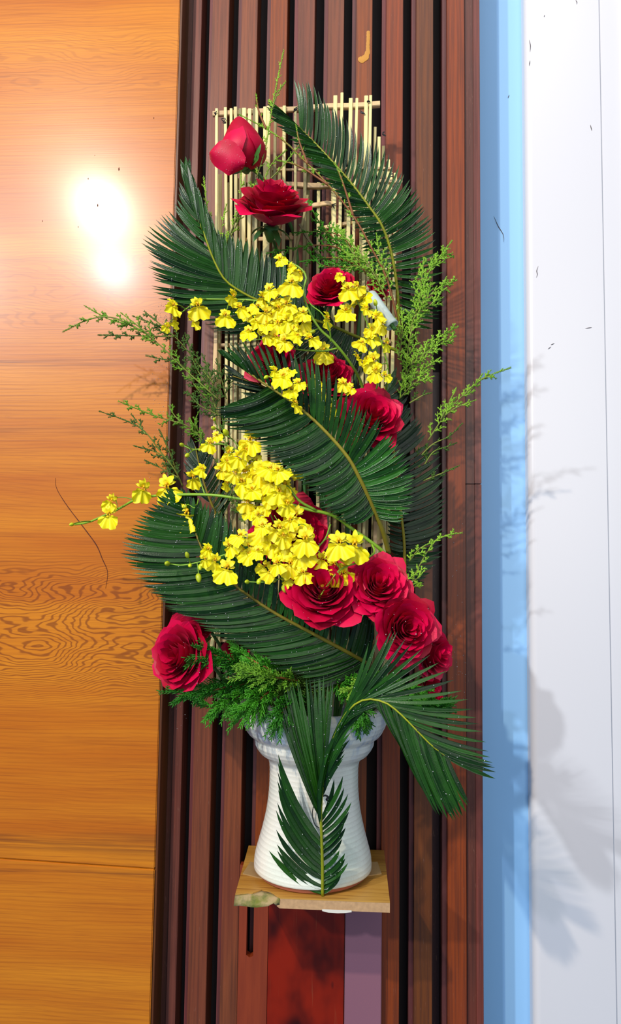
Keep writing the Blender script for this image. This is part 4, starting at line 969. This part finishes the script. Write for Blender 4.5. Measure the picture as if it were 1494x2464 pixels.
juniper('light green juniper twig rising past the tall bud to above the screen',
        [[(515, 640, -.1), (560, 560, -.11), (600, 470, -.12), (635, 370, -.12), (655, 260, -.115), (668, 190, -.11), (683, 120, -.11)], [(655, 260, -.115), (668, 225, -.112), (688, 195, -.11)], [(540, 600, -.11), (575, 500, -.13), (580, 400, -.14), (578, 340, -.14)], [(600, 470, -.12), (640, 440, -.12), (680, 400, -.12), (720, 350, -.115)], [(575, 520, -.12), (620, 470, -.12), (650, 400, -.12), (690, 360, -.115)]], seed=6, mat='juni', dens=.7, L=18, r=.00075)
juniper('long bare brown juniper stem running from the top frond down to its base',
        [[(965, 870, -.09), (955, 770, -.105), (930, 670, -.115), (890, 590, -.12), (850, 520, -.122), (790, 445, -.122), (740, 395, -.12), (690, 345, -.12), (640, 310, -.118), (575, 275, -.115)], [(790, 445, -.122), (720, 400, -.12), (665, 385, -.118)], [(850, 520, -.122), (825, 440, -.125), (805, 390, -.125)], [(740, 395, -.12), (720, 340, -.12), (712, 300, -.12)], [(640, 310, -.118), (622, 265, -.115), (616, 225, -.112)]], seed=7, wood='twig', mat='juni', dens=.55, L=16, wr=.0017, r=.0008)
juniper('light green juniper tuft at the left edge beside the tall bud',
        [[(520, 640, -.11), (508, 570, -.115), (498, 500, -.12), (490, 425, -.12)], [(530, 600, -.11), (535, 540, -.12), (545, 490, -.12)]], seed=8, mat='juni', dens=1.0, L=20)
juniper('dark juniper tangle right of the open upper rose',
        [[(880, 650, -.09), (820, 600, -.1), (760, 590, -.11), (690, 600, -.115), (640, 610, -.115)], [(850, 640, -.09), (800, 570, -.1), (765, 530, -.105), (740, 480, -.11)], [(870, 640, -.09), (800, 620, -.1), (720, 630, -.11)], [(880, 660, -.09), (850, 600, -.1), (800, 560, -.11), (700, 560, -.115)], [(860, 640, -.1), (780, 640, -.11), (735, 600, -.11)]], seed=9, mat='cedar', dens=1.2, L=28, wood='twig')
juniper('light green juniper sprigs across the right half of the screen above the upper orchids',
        [[(930, 700, -.11), (890, 640, -.12), (850, 590, -.125), (800, 545, -.13)], [(930, 720, -.11), (900, 660, -.12), (865, 620, -.125), (800, 620, -.13)], [(940, 680, -.11), (915, 620, -.12), (905, 560, -.12)], [(900, 650, -.115), (860, 640, -.12), (820, 650, -.125)], [(870, 640, -.115), (830, 580, -.12), (810, 540, -.12)]], seed=10, mat='juni', dens=1.3, L=26)
juniper('tallest bright juniper sprig on the right, leaning to the upper right',
        [[(975, 900, -.1), (985, 820, -.11), (1005, 740, -.12), (1030, 660, -.13), (1088, 578, -.14)], [(1010, 720, -.12), (1015, 670, -.125), (1020, 618, -.13)], [(1000, 750, -.12), (1045, 700, -.13), (1100, 673, -.14)], [(985, 800, -.11), (1000, 760, -.12), (1050, 720, -.13), (1075, 665, -.135)], [(1030, 650, -.13), (1060, 620, -.135), (1090, 608, -.14)]], seed=11, mat='juni', dens=1.5, L=30, r=.00095)
juniper('bright juniper sprig on the right at the height of the clear tube, pointing right',
        [[(970, 920, -.1), (1000, 860, -.11), (1050, 815, -.12), (1103, 785, -.13)], [(985, 880, -.11), (1030, 845, -.12), (1098, 808, -.13)], [(970, 940, -.1), (1010, 895, -.11), (1060, 860, -.12)], [(960, 960, -.1), (1000, 920, -.11), (1045, 905, -.12)], [(958, 860, -.1), (968, 800, -.11), (965, 740, -.12)]], seed=12, mat='juni', dens=1.7, L=30, r=.0009)
juniper('long bright juniper twig crossing onto the blue shaded wall at right',
        [[(1030, 1060, -.1), (1070, 1000, -.11), (1110, 955, -.12), (1160, 912, -.13), (1230, 884, -.14)], [(1110, 955, -.12), (1140, 930, -.125), (1162, 898, -.13)], [(1070, 1000, -.11), (1100, 980, -.12), (1146, 962, -.125)], [(1060, 1010, -.11), (1085, 960, -.115), (1098, 932, -.12)], [(1160, 912, -.13), (1180, 905, -.135), (1195, 912, -.135)]], seed=13, mat='juni', dens=1.1, L=22)
juniper('dull green juniper twigs right of the shadowed frond, below the long right twig',
        [[(1000, 1110, -.095), (1040, 1070, -.1), (1080, 1050, -.11), (1113, 1018, -.12)], [(1010, 1160, -.095), (1060, 1140, -.1), (1106, 1120, -.11)], [(1010, 1140, -.095), (1040, 1090, -.1), (1075, 1075, -.11), (1100, 1065, -.11)], [(985, 970, -.1), (1020, 950, -.105), (1040, 945, -.11)]], seed=14, mat='junid', dens=1.0, L=20)
juniper('juniper sprig at right just above the low roses, pointing right',
        [[(985, 1430, -.1), (1000, 1380, -.11), (1040, 1310, -.12), (1075, 1288, -.13), (1113, 1282, -.135)], [(985, 1350, -.11), (1010, 1320, -.12), (1050, 1300, -.12)], [(975, 1400, -.11), (1000, 1395, -.12), (1022, 1372, -.125)], [(980, 1425, -.11), (1000, 1410, -.12), (1015, 1402, -.125)]], seed=15, mat='juni', dens=1.0, L=22)
juniper('thin juniper strands hanging down the left edge of the screen below mid height',
        [[(560, 1200, -.078), (540, 1150, -.08), (520, 1110, -.08), (500, 1090, -.085)], [(545, 1090, -.08), (540, 1040, -.08), (535, 1000, -.085)], [(590, 1260, -.078), (560, 1200, -.08), (545, 1130, -.08)], [(540, 1250, -.078), (520, 1210, -.08), (505, 1160, -.08)]], seed=16, mat='junid', dens=1.2, L=20)
# ---- dense cedar sprays round the vase mouth
def cedar(label, axis, L=42, n=46, seed=0, spread=1.0, mat='cedar', r=.00098):
    rs = random.Random(seed); org = U(*axis[0]); o = empty('cedar_spray', org, label, 'cedar foliage')
    P = spline([U(*p) for p in axis], 30); mb = MB(org); mb.tube(P, [.0018 * (1 - .6 * i / 29) for i in range(30)], 6); mb.build('stem', M['twig'], o)
    mf = MB(org)
    n = int(n * 1.35)
    for i in range(n):
        k = (i + rs.random()) / n; j = min(28, max(1, int(k * 29))); p = P[j]; t = (P[j + 1] - P[j - 1]).normalized()
        d = Vector((rs.gauss(0, 1), rs.gauss(-.25, .8), rs.gauss(0, 1))); d = d - t * d.dot(t); d.normalize()
        a = rs.uniform(.3, 1.0) * spread; d = (t * (1.1 - .3 * a) + d * a).normalized(); bl = S(L, p.y) * rs.uniform(.6, 1.15)
        q = bez(p, p + d * bl * .5, p + d * bl + t * bl * .15 - Vector((0, 0, bl * .12)), 8)
        mf.tube(q, [r * (.9 if z % 2 else .75) * (1 if z < 7 else .4) for z in range(8)], 5)
        for z in range(2, 8):
            for s_ in (-1, 1):
                u = (q[min(7, z + 1)] - q[z - 1]).normalized(); vn = Vector((rs.gauss(0, .5), -1, rs.gauss(0, .5))); sd = u.cross(vn).normalized() * s_
                dd = (u * 1.0 + sd * .62 + Vector((0, rs.uniform(-.4, .2), 0))).normalized(); l2 = bl * rs.uniform(.22, .46) * (1.15 - z * .07)
                e = q[z] + dd * l2; mf.tube([q[z], q[z] + dd * l2 * .5 + u * l2 * .04, e + u * l2 * .12], [r * .8, r * .85, r * .45], 4)
    f = mf.build('foliage', M[mat], o); f['kind'] = 'stuff'; return o
cedar('cedar spray poking furthest left under the lower left rose', [(640, 1640, -.12), (560, 1650, -.145), (490, 1665, -.16), (435, 1668, -.165)], L=44, n=44, seed=1, spread=.8)
cedar('cedar spray overlapping the right side of the lower left rose', [(660, 1620, -.12), (590, 1600, -.15), (530, 1580, -.165), (485, 1570, -.17)], L=46, n=50, seed=2)
cedar('cedar spray hanging over the left lip of the vase', [(680, 1640, -.12), (640, 1670, -.15), (600, 1705, -.165), (575, 1715, -.17)], L=46, n=50, seed=3)
cedar('cedar spray drooping before the vase collar left of the arched frond', [(720, 1650, -.12), (695, 1690, -.155), (680, 1715, -.17), (672, 1730, -.172)], L=46, n=40, seed=4)
cedar('cedar spray filling the space just below the wide lower frond', [(700, 1630, -.12), (650, 1610, -.16), (610, 1590, -.165), (580, 1570, -.165)], L=40, n=40, seed=5)
cedar('bright cedar tips standing proud left of the vase axis', [(720, 1640, -.13), (670, 1630, -.165), (630, 1625, -.178), (600, 1620, -.18)], L=48, n=24, seed=6, mat='juni')
cedar('cedar spray between the lower left rose and the vase lip', [(640, 1650, -.12), (560, 1680, -.15), (520, 1700, -.16), (490, 1695, -.16)], L=42, n=42, seed=7)
cedar('cedar spray over the right lip of the vase', [(800, 1640, -.12), (850, 1680, -.16), (870, 1720, -.17), (860, 1740, -.17)], L=40, n=46, seed=8)
cedar('cedar spray behind the arched frond right of the vase mouth', [(820, 1630, -.12), (880, 1640, -.15), (940, 1660, -.165), (990, 1690, -.17)], L=42, n=50, seed=9)
cedar('cedar spray reaching right below the small low rose', [(900, 1660, -.13), (970, 1690, -.155), (1030, 1700, -.165), (1065, 1705, -.17)], L=44, n=50, seed=10)
cedar('pale cedar tuft under the centre of the low roses', [(860, 1640, -.14), (885, 1660, -.175), (870, 1650, -.19), (840, 1665, -.2)], L=32, n=26, seed=11, mat='juni')
cedar('cedar spray right of the pale tuft, below the round dewy rose', [(880, 1640, -.13), (930, 1640, -.165), (970, 1660, -.175), (1010, 1672, -.178)], L=40, n=40, seed=12)
cedar('dark cedar spray deep in the centre of the vase mouth', [(760, 1700, -.09), (750, 1660, -.12), (755, 1630, -.13), (770, 1600, -.13)], L=50, n=46, seed=13, spread=1.4, mat='junid')
cedar('dark cedar spray in the mouth behind the drooping leaflets', [(730, 1700, -.09), (700, 1670, -.12), (680, 1640, -.13), (690, 1600, -.125)], L=50, n=46, seed=14, spread=1.4, mat='junid')
# ================================================================== CLEAR WATER TUBE
def tube_():
    a, b = U(889, 706, -.128), U(944, 784, -.14); o = empty('water_tube', b, 'frosted clear plastic flower tube lying aslant beside the upper right orchids', 'tube')
    ax = (b - a); L = ax.length; fr = frame(ax)
    prof = [(.1, .0), (.75, .012), (.95, .05), (1.0, .1), (1.0, .86), (1.05, .90), (1.10, .93), (1.10, 1.0), (.9, 1.0), (.86, .93), (.84, .12), (.1, .06)]
    Rr = S(15, -.13); n = 28; vs = []
    for r, z in prof:
        for k in range(n): vs.append(a - b + fr @ Vector((Rr * r * math.cos(6.2832 * k / n), Rr * r * math.sin(6.2832 * k / n), L * z)))
    fs = [(i * n + k, i * n + (k + 1) % n, (i + 1) * n + (k + 1) % n, (i + 1) * n + k) for i in range(len(prof) - 1) for k in range(n)]
    mobj('tube_wall', vs, fs, M['tube'], o)
    mb = MB(b); d = ax.normalized(); mb.tube([b + d * .006, b - d * .01, b - d * .022], .0026, 8); q = mb.build('stem_end', M['stem'], o)
tube_()
